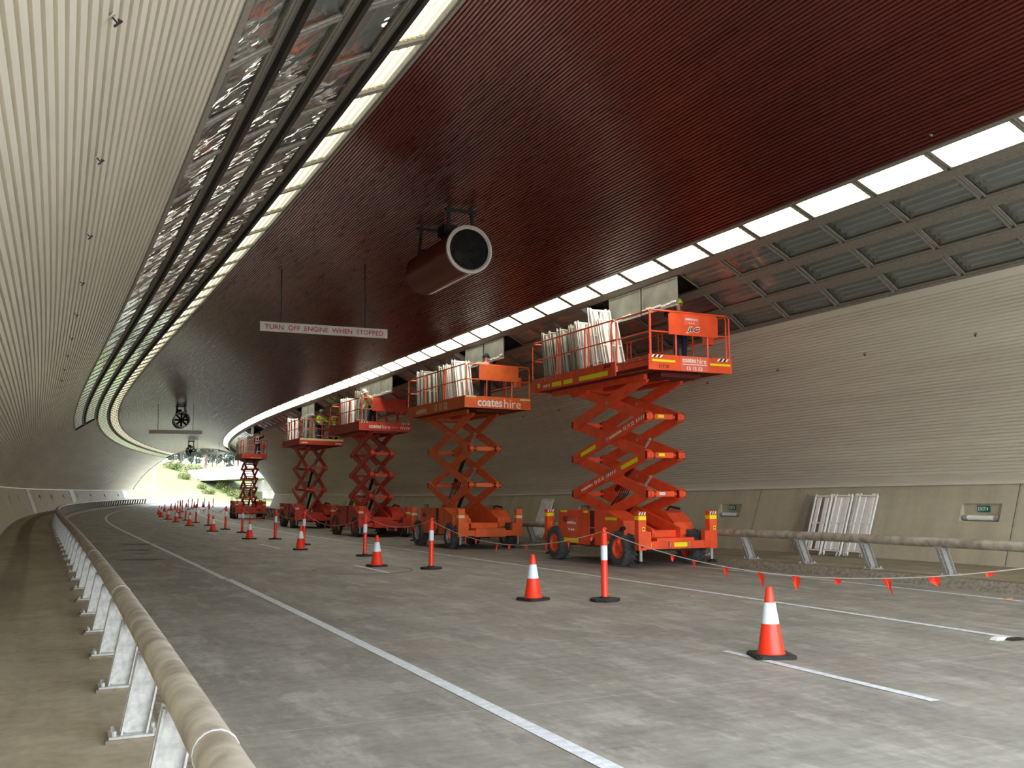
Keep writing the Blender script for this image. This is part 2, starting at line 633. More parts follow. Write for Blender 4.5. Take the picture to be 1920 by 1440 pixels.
# vault cladding
sweep('ceiling', ribs(-R(22.25), R(22.25), 102, .035), M_CEIL, flip=True)
sweep('trim_30', [arc(PH_END), arc(PH_END + R(.9))], M_RIGHT, flip=True, s1=ROW4_END)
sweep('wall_left', ribs(-PH_SPRING + R(1.2), -PH_END, 56, .035), M_LEFT, flip=True, s1=ROW4_END)
sweep('wall_left', ribs(-PH_SPRING + R(1.2), -R(30.0), 74, .035), M_LEFT, flip=True, s0=ROW4_END)
sweep('wall_right', ribs(PH_END + R(.9), PH_SPRING - R(1.2), 54, .035), M_RIGHT, flip=True, s1=ROW4_END)
sweep('wall_right', ribs(R(30.0), PH_SPRING - R(1.2), 74, .035), M_RIGHT, flip=True, s0=ROW4_END)
# flat flashing above the concrete, left and right, with its small ledge
for sg, nm in ((-1, 'trim_1'), (1, 'trim_2')):
    a1 = arc(sg * (PH_SPRING - R(1.2)))
    a0 = (DC + sg * TOP_A, TOP_Z)
    pr = [a1, (a0[0] - sg * .00, a0[1] + .05), (a0[0] - sg * .05, a0[1] + .04), (a0[0] - sg * .05, a0[1] - .005), (a0[0] + sg * .02, a0[1] - .005)]
    sweep(nm, pr, M_LEFT if sg < 0 else M_RIGHT, flip=(sg > 0))
# housing behind the light rows and the outer shell
sweep('trim_3', [arc(-R(38.5), VR + .01), arc(-R(38.5), VR + .55), arc(-R(30), VR + .6), arc(-R(22.0), VR + .55), arc(-R(22.0), VR + .01)], M_VOID, flip=True)
sweep('trim_4', [arc(R(22.0), VR + .01), arc(R(22.0), VR + .55), arc(R(30), VR + .6), arc(R(38.5), VR + .55), arc(R(38.5), VR + .01)], M_VOID, flip=True)
M_SHELL = mat('light_stop_grey', srgb(.55, .53, .50), .8, noise=.2, nscale=.6)
shell = [(DC - BASE_A - 1.6, -.4)] + [arc(R(a), VR + 1.0) for a in range(-62, 63, 4)] + [(DC + BASE_A + 1.6, -.4)]
inner = [(DC + TOP_A + .25, 0.0), (DC + TOP_A + .25, 1.8)] + [arc(R(a), VR + .7) for a in range(60, -61, -4)] + [(DC - TOP_A - .25, 1.8), (DC - TOP_A - .25, 0.0)]
sweep('light_stop_shell', shell + inner, M_SHELL, closed=True, step=3)  # unseen outer shell, added so no light leaks through the thin vault
# portal ring at the far end
ringp = [arc(R(a), VR - .03) for a in range(-62, 63, 2)]
ringo = [arc(R(a), VR + 1.02) for a in range(62, -63, -2)]
sweep('portal_ring', [(p[0], max(p[1], 1.7)) for p in ringp] + ringo, M_DARK, s0=S_END, s1=S_END + .25, step=.25, closed=True)

# ground plane strips
ROAD_L, ROAD_R = 0.78, 13.74
sweep('floor', [(ROAD_L - .05, 0), (3.1, 0), (6.3, 0), (9.8, 0), (13.0, 0), (ROAD_R + .05, 0)], M_ROAD, s0=-55, s1=S_END + 25, flip=True)
WL, WR = DC - BASE_A, DC + BASE_A
sweep('footway_left', [(WL - .4, FOOT_Z), (-.3, FOOT_Z), (.62, FOOT_Z)], M_FOOT, s0=-12, s1=S_END + 4, flip=True)
sweep('footway_right', [(ROAD_R + .14, FOOT_Z), (15.4, FOOT_Z), (WR + .4, FOOT_Z)], M_FOOT, s0=-12, s1=S_END + 4, flip=True)
M_KERB = mat('kerb_concrete', srgb(.56, .54, .49), .75, noise=.45, nscale=16, bump=.6, col2=srgb(.46, .41, .36))
sweep('kerb_left', [(.60, FOOT_Z), (.63, FOOT_Z + .012), (.75, FOOT_Z + .012), (.80, FOOT_Z - .03), (.83, 0), (.83, -.05), (.60, -.05)], M_KERB, s0=-12, s1=S_END + 4, closed=True)
# right kerb is rough, chipped brick-like edging
sweep('kerb_right', [(ROAD_R - .03, -.05), (ROAD_R - .03, 0), (ROAD_R + .03, FOOT_Z - .05), (ROAD_R + .09, FOOT_Z + .01), (ROAD_R + .16, FOOT_Z + .01), (ROAD_R + .16, -.05)], M_KERB, s0=-12, s1=S_END + 4, closed=True)

# painted lines
def line(name, d, w, s0, s1, kind='structure'):
    return sweep(name, [(d - w / 2, .004), (d + w / 2, .004)], M_LINE, s0=s0, s1=s1, step=1.0, flip=True, kind=kind)
line('lane_line', 3.09, .13, -20, 19.9)
line('lane_line', 3.05, .12, 20.0, S_END + 10)
line('lane_line', 9.76, .11, -20, S_END + 10)
line('lane_line', 12.98, .10, 9.9, S_END)
for k, (a, b) in enumerate(((-2.6, -.2), (5.98, 8.71), (19.95, 22.4), (30.1, 32.95), (41.7, 44.2), (52.2, 54.5), (63.2, 65.6), (74.2, 76.6), (85.2, 87.6), (96.2, 98.6), (107.2, 109.6), (118.2, 120.6))):
    line('lane_line', 6.36, .10, a, b)

# oil stains and skid ring on the road: thin films with their own outline
M_STAIN = mat('oil_stain', srgb(.30, .28, .25), .45, noise=.3, nscale=6)
def blot(s, d, ls, ld, seed, name='oil_stain', label='', m=M_STAIN):
    r = random.Random(seed)
    b = MB()
    n = 28
    vs = [(0, 0, 0)]
    for i in range(n):
        t = 2 * math.pi * i / n
        k = .75 + .35 * r.random()
        vs.append((math.cos(t) * ld * k / 2, math.sin(t) * ls * k / 2, 0))
    M = frame(s, d, .006)
    b.add(vs, [(0, i + 1, (i + 1) % n + 1) for i in range(n)], m)
    o = b.build(name)
    o.matrix_world = M
    return tag(o, label, 'stain', 'oil stains on the road')
blot(33.6, 2.6, 1.1, 1.0, 1, label='thin dark oil streak beside the left edge line, farthest of four')
blot(30.4, 2.35, .8, .8, 2, label='small dark oil patch in the left lane, second farthest')
blot(28.7, 2.35, .4, .5, 3, label='smallest dark oil patch in the left lane')
blot(26.3, 2.1, .7, 1.2, 4, label='long dark oil patch in the left lane, nearest of four')
rg = MB()
rp = []
for i in range(40):
    t = 2 * math.pi * i / 40 * .86 + .9
    rp.append(W(20.9 + 1.1 * math.cos(t), 6.1 + 1.05 * math.sin(t), .007))
for i in range(39):
    a, b2 = rp[i], rp[i + 1]
    c = (a + b2) / 2
    n_ = Vector((-(b2 - a).y, (b2 - a).x, 0)).normalized() * .035
    rg.add([a - n_, a + n_, b2 + n_, b2 - n_], [(0, 1, 2, 3)], M_STAIN)
tag(rg.build('skid_mark', recalc=False), 'dark circular tyre mark around the lane dash', 'tyre mark')

# concrete wall panels leaning outwards, with niches
NICHE_R = [-1.83, 6.27, 14.37, 22.42, 30.5, 38.6, 46.7, 54.8, 62.9, 71.0, 79.1]
NICHE_L = [15.4, 23.5, 31.6, 39.7, 47.8, 56.0, 64.1, 72.4, 80.6, 88.7, 96.9, 105.6, 114.5, 123.4, 132.1]
NZ0, NZ1, NHW = 1.00, 1.36, .47
def dado(name, sg, niches):
    def D(z):
        return DC + sg * (BASE_A + (z - FOOT_Z) * (TOP_A - BASE_A) / (TOP_Z - FOOT_Z))
    cuts = sorted(set([round(x, 3) for x in srange(S_START, S_END, 1.5)] + [n + k for n in niches for k in (-NHW, NHW)]))
    cuts2 = []
    for c in cuts:
        if any(abs(c - n) < NHW - .01 for n in niches):
            continue
        cuts2.append(c)
    zs = [FOOT_Z - .1, NZ0, NZ1, TOP_Z]
    b = MB()
    uv = []
    vs, fs = [], []
    for i in range(len(cuts2) - 1):
        a, c = cuts2[i], cuts2[i + 1]
        nich = any(abs((a + c) / 2 - n) < .05 for n in niches)
        for j in range(3):
            q = [W(a, D(zs[j]), zs[j]), W(c, D(zs[j]), zs[j]), W(c, D(zs[j + 1]), zs[j + 1]), W(a, D(zs[j + 1]), zs[j + 1])]
            if nich and j == 1:
                back = D(NZ1) + sg * .05
                k = [W(a, back, zs[j]), W(c, back, zs[j]), W(c, back, zs[j + 1]), W(a, back, zs[j + 1])]
                faces = [[k[0], k[1], k[2], k[3]], [q[0], q[1], k[1], k[0]], [q[3], q[2], k[2], k[3]], [q[0], k[0], k[3], q[3]], [q[1], k[1], k[2], q[2]]]
            else:
                faces = [q]
            for f in faces:
                o = len(vs)
                vs += f
                fs.append((o, o + 1, o + 2, o + 3))
                uv += [(a, zs[j]), (c, zs[j]), (c, zs[j + 1]), (a, zs[j + 1])]
    me = bpy.data.meshes.new(name)
    me.from_pydata([tuple(v) for v in vs], [], fs)
    me.materials.append(M_DADO)
    ul = me.uv_layers.new(name='UVMap')
    for i, c in enumerate(uv):
        ul.data[i].uv = c
    me.update()
    o = bpy.data.objects.new(name, me)
    COL.objects.link(o)
    o['kind'] = 'structure'
dado('baseboard_right', 1, NICHE_R)
dado('baseboard_left', -1, NICHE_L)
# end faces behind the panels, so daylight cannot pass
# light vertical strips on the left concrete (painted panels)
M_PALE = mat('pale_painted_panel', srgb(.72, .74, .74), .55, noise=.15)
def wall_strip(s0, s1, k, label):
    def D(z):
        return DC - (BASE_A + (z - FOOT_Z) * (TOP_A - BASE_A) / (TOP_Z - FOOT_Z))
    b = MB()
    z0, z1 = FOOT_Z, TOP_Z - .01
    ins, out = .03, -.0
    p = [W(s0, D(z0) + ins, z0), W(s1, D(z0) + ins, z0), W(s1, D(z1) + ins, z1), W(s0, D(z1) + ins, z1),
         W(s0, D(z0), z0), W(s1, D(z0), z0), W(s1, D(z1), z1), W(s0, D(z1), z1)]
    b.add(p, [(0, 1, 2, 3), (4, 7, 6, 5), (0, 4, 5, 1), (1, 5, 6, 2), (2, 6, 7, 3), (3, 7, 4, 0)], M_PALE)
    tag(b.build('wall_panel'), label, 'panel', 'pale panels on the left wall')
wall_strip(72.0, 74.6, 0, 'pale vertical panel on the left concrete wall, nearest of three')
wall_strip(101.6, 104.2, 1, 'pale vertical panel on the left concrete wall, middle of three')
wall_strip(135.2, 138.2, 2, 'pale vertical panel on the left concrete wall near the far portal')
# ================================================================== light rows
PITCH_S = 1.49
def panel_matrix(s, ph, sg):
    d, z = arc(sg * ph)
    x, y, t = axis(s)
    base = Matrix.Translation(W(s, d, z)) @ Matrix.Rotation(-t, 4, 'Z') @ Matrix.Rotation(math.atan(bank(s)), 4, 'Y')
    return base @ Matrix.Rotation(sg * ph, 4, 'Y')      # local Z = outward normal, X = round the vault
def sawtooth(b, w, y, m, n=4, h=.085, z=.02):
    k = w / n
    for i in range(n):
        x0 = -w / 2 + i * k
        b.add([(x0 + .01, y, z + h), (x0 + k - .01, y, z + h), (x0 + k / 2, y, z), (x0 + .01, y + .012, z + h), (x0 + k - .01, y + .012, z + h), (x0 + k / 2, y + .012, z)],
              [(0, 1, 2), (5, 4, 3), (0, 2, 5, 3), (1, 4, 5, 2)], m)
def make_panel(w, lit, side, detail=True):
    """origin at the middle of the face, X across, Y along; returns root"""
    L = PITCH_S - .05
    root = bpy.data.objects.new('light_panel' if lit else 'unlit_light_panel', None)
    COL.objects.link(root)
    root.empty_display_size = .1
    fr = MB()
    t = .035
    mf = M_BAR
    for x in (-w / 2 + t / 2, w / 2 - t / 2):
        fr.box((x, 0, .02), (t, L, .05), mf)
    for y in (-L / 2 + t / 2, L / 2 - t / 2):
        fr.box((0, y, .02), (w - 2 * t, t, .05), mf)
    # housing tray
    h = .17
    fr.box((-w / 2 + .01, 0, h / 2 + .04), (.012, L, h), M_WHITE)
    fr.box((w / 2 - .01, 0, h / 2 + .04), (.012, L, h), M_WHITE)
    fr.box((0, -L / 2 + .01, h / 2 + .04), (w, .012, h), M_WHITE)
    fr.box((0, L / 2 - .01, h / 2 + .04), (w, .012, h), M_WHITE)
    fr.box((0, 0, h + .05), (w, L, .012), M_VOID)
    fr.build('frame', root)
    iw, il = w - 2 * t, L - 2 * t
    n = 4
    pr = []
    if lit:
        b = MB()
        k = iw / n
        N = 16
        xs = [-iw / 2 + iw * i / N for i in range(N + 1)]
        zs = [.055 - .02 * abs(math.sin(math.pi * i / 4)) for i in range(N + 1)]
        vs = [(x, -il / 2, z) for x, z in zip(xs, zs)] + [(x, il / 2, z) for x, z in zip(xs, zs)]
        b.add(vs, [(i, i + 1, N + 2 + i, N + 1 + i) for i in range(N)], M_LITR if side > 0 else M_LITL)
        b.build('diffuser', root, recalc=False)
        b = MB()
        mt = mat('warm_tooth', srgb(.72, .68, .45), .5)
        sawtooth(b, iw, -il / 2 + .05, mt, h=.03, z=.005)
        b.build('end_louvre', root)
        b = MB()
        sawtooth(b, iw, il / 2 - .06, mt, h=.03, z=.005)
        b.build('end_louvre', root)
    else:
        b = MB()
        k = iw / n
        for i in range(n):
            x0 = -iw / 2 + i * k
            # trough reflector of V section
            vs, fs = [], []
            for y in (-il / 2, il / 2):
                vs += [(x0, y, .06), (x0 + k * .18, y, .12), (x0 + k * .5, y, .15), (x0 + k * .82, y, .12), (x0 + k, y, .06)]
            for j in range(4):
                fs.append((j, j + 1, j + 6, j + 5))
            b.add(vs, fs, M_ALU)
        b.build('reflector', root, recalc=False)
        b = MB()
        for i in range(n):
            x0 = -iw / 2 + (i + .5) * k
            b.tube([(x0, -il / 2 + .12, .115), (x0, il / 2 - .12, .115)], .013, M_WHITE, n=6)
        b.build_each('tube', root)
        b = MB()
        sawtooth(b, iw, il / 2 - .1, M_WHITE, h=.10, z=.02)
        b.build('end_louvre', root)
        b = MB()
        sawtooth(b, iw, -il / 2 + .08, M_WHITE, h=.10, z=.02)
        b.build('end_louvre', root)
        b = MB()
        b.add([(-iw / 2, -il / 2, .012), (iw / 2, -il / 2, .012), (iw / 2, il / 2, .012), (-iw / 2, il / 2, .012)], [(3, 2, 1, 0)], M_GLASS)
        b.build('glass_pane', root, recalc=False)
    return root
def row_w(i):
    return (PH[2 * i + 1] - PH[2 * i]) * VR - .005
UNITS = ['', 'first', 'second', 'third', 'fourth', 'fifth', 'sixth', 'seventh', 'eighth', 'ninth', 'tenth', 'eleventh', 'twelfth', 'thirteenth', 'fourteenth', 'fifteenth', 'sixteenth', 'seventeenth', 'eighteenth', 'nineteenth']
TENS = ['', '', 'twent', 'thirt', 'fort', 'fift', 'sixt', 'sevent', 'eight', 'ninet']
def ordinal(n):
    if n < 20:
        return UNITS[n]
    return TENS[n // 10] + ('ieth' if n % 10 == 0 else 'y-' + UNITS[n % 10])
CAMI = cam.matrix_world.inverted()
def seen(M):
    p = CAMI @ M.translation
    if p.z > -.3:
        return False
    u, v = 960 + 1850 * p.x / -p.z, 720 - 1850 * p.y / -p.z
    return -30 < u < 1950 and -30 < v < 1470
SIDE_L = {-1: 'left', 1: 'right'}
ROWN = {0: 'lit strip', 1: 'second row', 2: 'third row', 3: 'outermost row'}
def removed(sg, i, s):
    if sg < 0:
        return False
    if i == 1:
        return any(a < s < b for a, b in ((17.9, 22.2), (26.9, 31.4), (37.3, 43.3), (50.2, 56.3), (70, 78)))
    return False
for sg, off in ((-1, 10.17), (1, 10.66)):
    for i in range(4):
        lit = (i == 0)
        proto = make_panel(row_w(i), lit, sg)
        side = SIDE_L[sg]
        if lit:
            lab = 'glowing ceiling panel, %%s from the camera in the %s lit strip' % side
            grp = 'lit ceiling panels, %s strip' % side
        else:
            lab = 'unlit glass light panel, %%s from the camera, %s on the %s' % (ROWN[i], side)
            grp = 'unlit light panels, %s, %s' % (ROWN[i], side)
        used = False
        nin = 0
        k0 = -8 if sg < 0 else -7
        for k in range(k0, 90):
            s = off + PITCH_S * (k + .5)
            if s - PITCH_S / 2 < S_START or s > S_END - 1:
                continue
            if sg > 0 and s > 112:
                continue
            if sg > 0 and i and s > 100:
                continue
            if sg > 0 and (s < 4.5):
                continue
            if sg < 0 and s < 1.0:
                continue
            if i >= 2 and s > ROW4_END:
                continue
            if removed(sg, i, s):
                continue
            M = panel_matrix(s, (PH[2 * i] + PH[2 * i + 1]) / 2, sg)
            if not used:
                o = proto
                o.matrix_world = M
                used = True
            else:
                o = copy_tree(proto, None, M)
            nin += 1 if seen(M) else 0
            if seen(M):
                tag(o, lab % ordinal(nin), 'light panel', grp)
            else:
                tag(o, 'light panel of the %s, %s, nearer than the first one in the picture' % (ROWN[i], side), 'light panel', grp)
# long bars between the rows
def strip_bar(name, p0, p1, sg, s0, s1, m, drop=.02, th=.05):
    pr = [arc(sg * p0, VR - drop), arc(sg * p1, VR - drop), arc(sg * p1, VR + th), arc(sg * p0, VR + th)]
    return sweep(name, pr, m, s0=s0, s1=s1, closed=True, step=1.5)
for sg in (-1, 1):
    strip_bar('trim_%d' % (5 if sg < 0 else 6), R(22.15), PH[0], sg, S_START, S_END, M_BAR, .015)
    k = 10 if sg < 0 else 20
    strip_bar('trim_%d' % (k + 1), PH[1], PH[2], sg, S_START, S_END, M_BAR, .01)
    strip_bar('trim_%d' % (k + 2), PH[3], PH[4], sg, S_START, ROW4_END + (0 if sg < 0 else 20), M_BAR, .01)
    strip_bar('trim_%d' % (k + 3), PH[5], PH[6], sg, S_START, ROW4_END, M_BAR, .01)
    strip_bar('trim_%d' % (k + 4), PH[7], PH_END + R(.15), sg, S_START, ROW4_END, M_BAR, .015)
    if sg < 0:
        # proud dark channel alongside each bar on the left
        for q, p in enumerate((PH[1], PH[3], PH[5])):
            strip_bar('trim_%d' % (k + 5 + q), p + R(.12), p + R(.52), sg, S_START, ROW4_END if q else S_END, M_DARK, .07, .0)
        strip_bar('trim_18', PH[3], R(30.1), sg, ROW4_END, S_END, M_BAR, .02)
# closing cheek where the two outer rows stop on the left
ck = MB()
pp = [W(ROW4_END, *arc(-PH[4], VR)), W(ROW4_END, *arc(-PH_END, VR)), W(ROW4_END, *arc(-PH_END, VR + .3)), W(ROW4_END, *arc(-PH[4], VR + .3))]
qq = [W(ROW4_END + .08, *arc(-PH[4], VR - .03)), W(ROW4_END + .08, *arc(-PH_END, VR - .03)), W(ROW4_END + .08, *arc(-PH_END, VR + .3)), W(ROW4_END + .08, *arc(-PH[4], VR + .3))]
ck.add(pp + qq, [(0, 1, 2, 3), (7, 6, 5, 4), (0, 4, 5, 1), (1, 5, 6, 2), (2, 6, 7, 3), (3, 7, 4, 0)], M_DARK)
tag(ck.build('trim_19'), kind='structure')

# covers hinged open and hanging straight down over the lifts
M_FROST = mat('frosted_cover', srgb(.52, .52, .48), .35, .1, noise=.25, nscale=2.5)
def hanging_cover(s, label, n_tag):
    d, z = arc(PH[2], VR)
    root = empty('hanging_cover', frame(s, d, z - .02), label, 'light panel cover', 'covers hanging open above the lifts')
    L, H = PITCH_S - .06, .66
    b = MB()
    for y in (-L / 2 + .02, L / 2 - .02):
        b.box((0, y, -H / 2), (.035, .04, H), M_BAR)
    b.box((0, 0, -.02), (.04, L, .04), M_BAR)
    b.box((0, 0, -H + .02), (.04, L, .04), M_WHITE)
    b.build('frame', root)
    b = MB()
    b.box((0, 0, -H / 2), (.012, L - .08, H - .08), M_FROST)
    b.build('cover_sheet', root)
    b = MB()
    r = random.Random(n_tag)
    for q in range(7):
        y = -L / 2 + .1 + q * .2
        b.box((-.03 - r.random() * .02, y, -H + .05 + r.random() * .05), (.03, .17, .04), M_WHITE, Matrix.Rotation((r.random() - .5) * .1, 4, 'X'))
    b.build('louvre_fins', root)
    return root
for k, (s, who) in enumerate(((18.85, 'nearest lift, end closest to the camera'), (20.34, 'nearest lift, behind its neighbour'), (28.0, 'second lift, nearer of two'), (29.55, 'second lift, farther of two'),
              (38.6, 'third lift, nearest of three'), (40.1, 'third lift, middle of three'), (41.6, 'third lift, farthest of three'), (51.6, 'fourth lift, nearer of two'), (53.1, 'fourth lift, farther of two'), (72.4, 'farthest lift'))):
    hanging_cover(s, 'grey light panel cover hanging open above the ' + who, k)

# small fixings along the walls and ceiling
def stud():
    root = bpy.data.objects.new('wall_bracket', None)
    COL.objects.link(root)
    b = MB()
    b.lathe([(.0, 0), (.045, 0), (.045, .012), (.0, .014)], M_STEEL, n=12)
    b.tube([(0, 0, 0), (0, 0, .09)], .009, M_DARK, n=6)
    b.build('base_disc', root)
    b = MB()
    b.box((0, 0, .09), (.10, .02, .02), M_DARK)
    b.box((.03, 0, .075), (.015, .04, .03), M_DARK)
    b.build('cross_piece', root)
    return root
sp = stud()
first = True
for sg, ss, ph, where in ((-1, [6.08 + 2.72 * k for k in range(9)], 44.5, 'left'), (1, [12.75 + 2.69 * k for k in range(9)], 44.5, 'right'), (1, [10.3], 20.9, 'ceiling')):
    for k, s in enumerate(ss):
        d, z = arc(sg * R(ph))
        x, y, t = axis(s)
        M = Matrix.Translation(W(s, d, z)) @ Matrix.Rotation(-t, 4, 'Z') @ Matrix.Rotation(sg * R(ph), 4, 'Y') @ Matrix.Rotation(math.pi, 4, 'X') @ Matrix.Scale(.62, 4)
        o = sp if first else copy_tree(sp, None, M)
        o.matrix_world = M
        first = False
        nth = ['nearest', 'second nearest', 'third nearest', 'fourth nearest', 'fifth nearest', 'sixth nearest', 'seventh nearest', 'eighth nearest', 'ninth nearest'][k]
        if where == 'ceiling':
            tag(o, 'tiny steel bracket on the dark red ceiling above the lit strip', 'bracket')
        else:
            tag(o, 'small steel bracket sticking out of the %s ribbed wall, %s' % (where, nth), 'bracket', 'wall brackets, %s wall' % where)

# ================================================================== exit lights in the niches
def exit_unit(s, sg, label, sign=True):
    d = DC + sg * (BASE_A + (NZ1 - FOOT_Z) * (TOP_A - BASE_A) / (TOP_Z - FOOT_Z)) + sg * .045
    M = frame(s, d, (NZ0 + NZ1) / 2) @ Matrix.Rotation(-sg * math.pi / 2, 4, 'Z')   # local -Y faces the road
    root = empty('exit_light', M, label, 'exit sign', 'exit lights in wall niches')
    b = MB()
    b.tube([(-.36, -.075, -.11), (.36, -.075, -.11)], .052, M_WHITE, n=14)
    b.build('lamp_tube', root, smooth=True)
    b = MB()
    for x in (-.37, .37):
        b.tube([(x - .05, -.075, -.11), (x + .05, -.075, -.11)], .058, M_STEEL, n=14)
    b.box((0, -.02, -.11), (.86, .03, .08), M_DARK)
    b.build_each('lamp_bracket', root)
    if sign:
        b = MB()
        b.box((.02, -.02, .075), (.30, .02, .125), M_GREEN)
        sgn = b.build('sign_plate', root)
        put_text('lettering', 'EXIT', MATS['white_lettering'], Matrix.Translation((-.015, -.032, .075)) @ FRONT, sgn, width=.19, height=.08, ext=.002)
        b = MB()
        b.prism([(.10, .035), (.10, .115), (.135, .075)], -.034, -.03, M_WTEXT, 'xz')
        b.build('arrow', sgn)
    return root
ORD = ['nearest', 'second nearest', 'third nearest', 'fourth nearest', 'fifth nearest', 'sixth nearest', 'seventh nearest', 'eighth nearest', 'ninth nearest', 'tenth nearest', 'eleventh nearest', 'twelfth nearest', 'thirteenth nearest', 'fourteenth nearest', 'fifteenth nearest', 'sixteenth nearest', 'seventeenth nearest', 'eighteenth nearest']
exit_unit(NICHE_R[2], 1, 'green EXIT sign and tube lamp in the wall niche nearest the right edge')
exit_unit(NICHE_R[3], 1, 'green EXIT sign and tube lamp in the niche just right of the nearest lift')
for k, s in enumerate(NICHE_R[4:]):
    exit_unit(s, 1, 'tube lamp and exit sign in a right wall niche behind the lifts, %s' % ORD[k])
for k, s in enumerate(NICHE_L):
    exit_unit(s, -1, 'tube lamp and exit sign in a left wall niche, %s' % ORD[k])

# ================================================================== guard rails
def guard_rail(name, base_d, rail_d, s0, s1, pitch, phase, label, side):
    root = empty(name, frame(s0, base_d, FOOT_Z, level=True), label, 'guard rail')
    inv = root.matrix_world.inverted()
    bpy.context.view_layer.update()
    zr, rr = .74, .085
    b = MB()
    pts = [inv @ W(s, rail_d, zr) for s in srange(s0, s1, .75)]
    b.tube(pts, rr, M_PIPE, n=18)
    pipe = b.build('rail_pipe', root, smooth=True)
    k = 0
    s = phase
    sgn = 1 if rail_d > base_d else -1
    # joint collars
    proto = None
    posts = []
    while s < s1 - .1:
        if s > s0 + .1:
            posts.append(s)
        s += pitch
    b = MB()
    L = rail_d - base_d
    top = zr - FOOT_Z - rr + .02
    # web (broad face across the rail) and two flanges; leaning towards the road
    b.bar((0, 0, .03), (L, 0, top), .022, .17, M_STEEL, up=(1, 0, 0))
    for q in (-1, 1):
        b.bar((q * .075, 0, .03), (L + q * .075, 0, top), .13, .012, M_STEEL, up=(1, 0, 0))
    me_post = b
    pl = MB()
    pl.box((0, 0, -.0), (.34, .26, .045), mat('grout_pad', srgb(.52, .47, .40), .9, noise=.3))
    pl.box((0, 0, .028), (.30, .22, .018), M_STEEL)
    for x in (-.12, .12):
        for y in (-.08, .08):
            pl.lathe([(.016, .03), (.016, .065), (.008, .07)], M_STEEL, n=8, M=Matrix.Translation((x, y, 0)))
    first_post = None
    for n, s in enumerate(posts):
        M = inv @ frame(s, base_d, FOOT_Z)
        if first_post is None:
            o = me_post.build('post', root)
            p = pl.build('base_plate', o)
            first_post = o
        else:
            o = first_post.copy()
            COL.objects.link(o)
            o.parent = root
            p2 = first_post.children[0].copy()
            COL.objects.link(p2)
            p2.parent = o
        o.matrix_local = M
    for n, s in enumerate([x for x in (3.9, 10.2, 16.4, 22.6, 28.8) if s0 < x < s1]):
        cb_ = MB()
        c = [inv @ W(s - .012, rail_d, zr), inv @ W(s + .012, rail_d, zr)]
        cb_.tube(c, rr + .004, M_STEEL, n=18)
        cb_.build('joint_ring', root)
    return root
guard_rail('guard_rail', .43, .52, -3.5, S_END - 2, 1.75, 6.89 - 1.75 * 6 + .02, 'weathered round pipe guard rail on leaning steel posts along the left footway', 'left')
guard_rail('guard_rail', 14.06, 13.86, 5.0, 104.0, 1.76, 12.52 - 1.76 * 4, 'weathered round pipe guard rail on leaning steel posts along the right footway', 'right')

# ================================================================== hanging signs and jet fans
def hanging_sign(s, dc, z, txt, label, L=3.3, H=.24, name='overhead_sign'):
    root = empty(name, frame(s, dc, z, level=True), label, 'sign', None)
    b = MB()
    b.box((0, 0, 0), (L, .05, H), M_SIGN)
    brd = b.build('board', root)
    if txt:
        put_text('lettering', txt, M_SRED, Matrix.Translation((0, -.028, 0)) @ FRONT, brd, width=L * .93, height=H * .52, ext=.002, bold=.002)
    for x in (-L * .34, L * .32):
        top = VZ + math.sqrt(VR * VR - (dc + x - DC) ** 2) - z
        b = MB()
        b.tube([(x, 0, H / 2), (x, 0, top * .55), (x, .05, top * .58), (x, .05, top)], .018, M_DARK, n=6)
        b.build('hanger', root)
    return root
hanging_sign(24.5, 6.165, 5.79, 'TURN  OFF  ENGINE  WHEN  STOPPED', 'white hanging sign reading TURN OFF ENGINE WHEN STOPPED in red')
hanging_sign(68.0, 7.1, 5.66, '', 'dark hanging sign board below the middle jet fan')
hanging_sign(108, 10.4, 5.85, '', 'dark hanging sign board near the far portal beside the farthest fan')

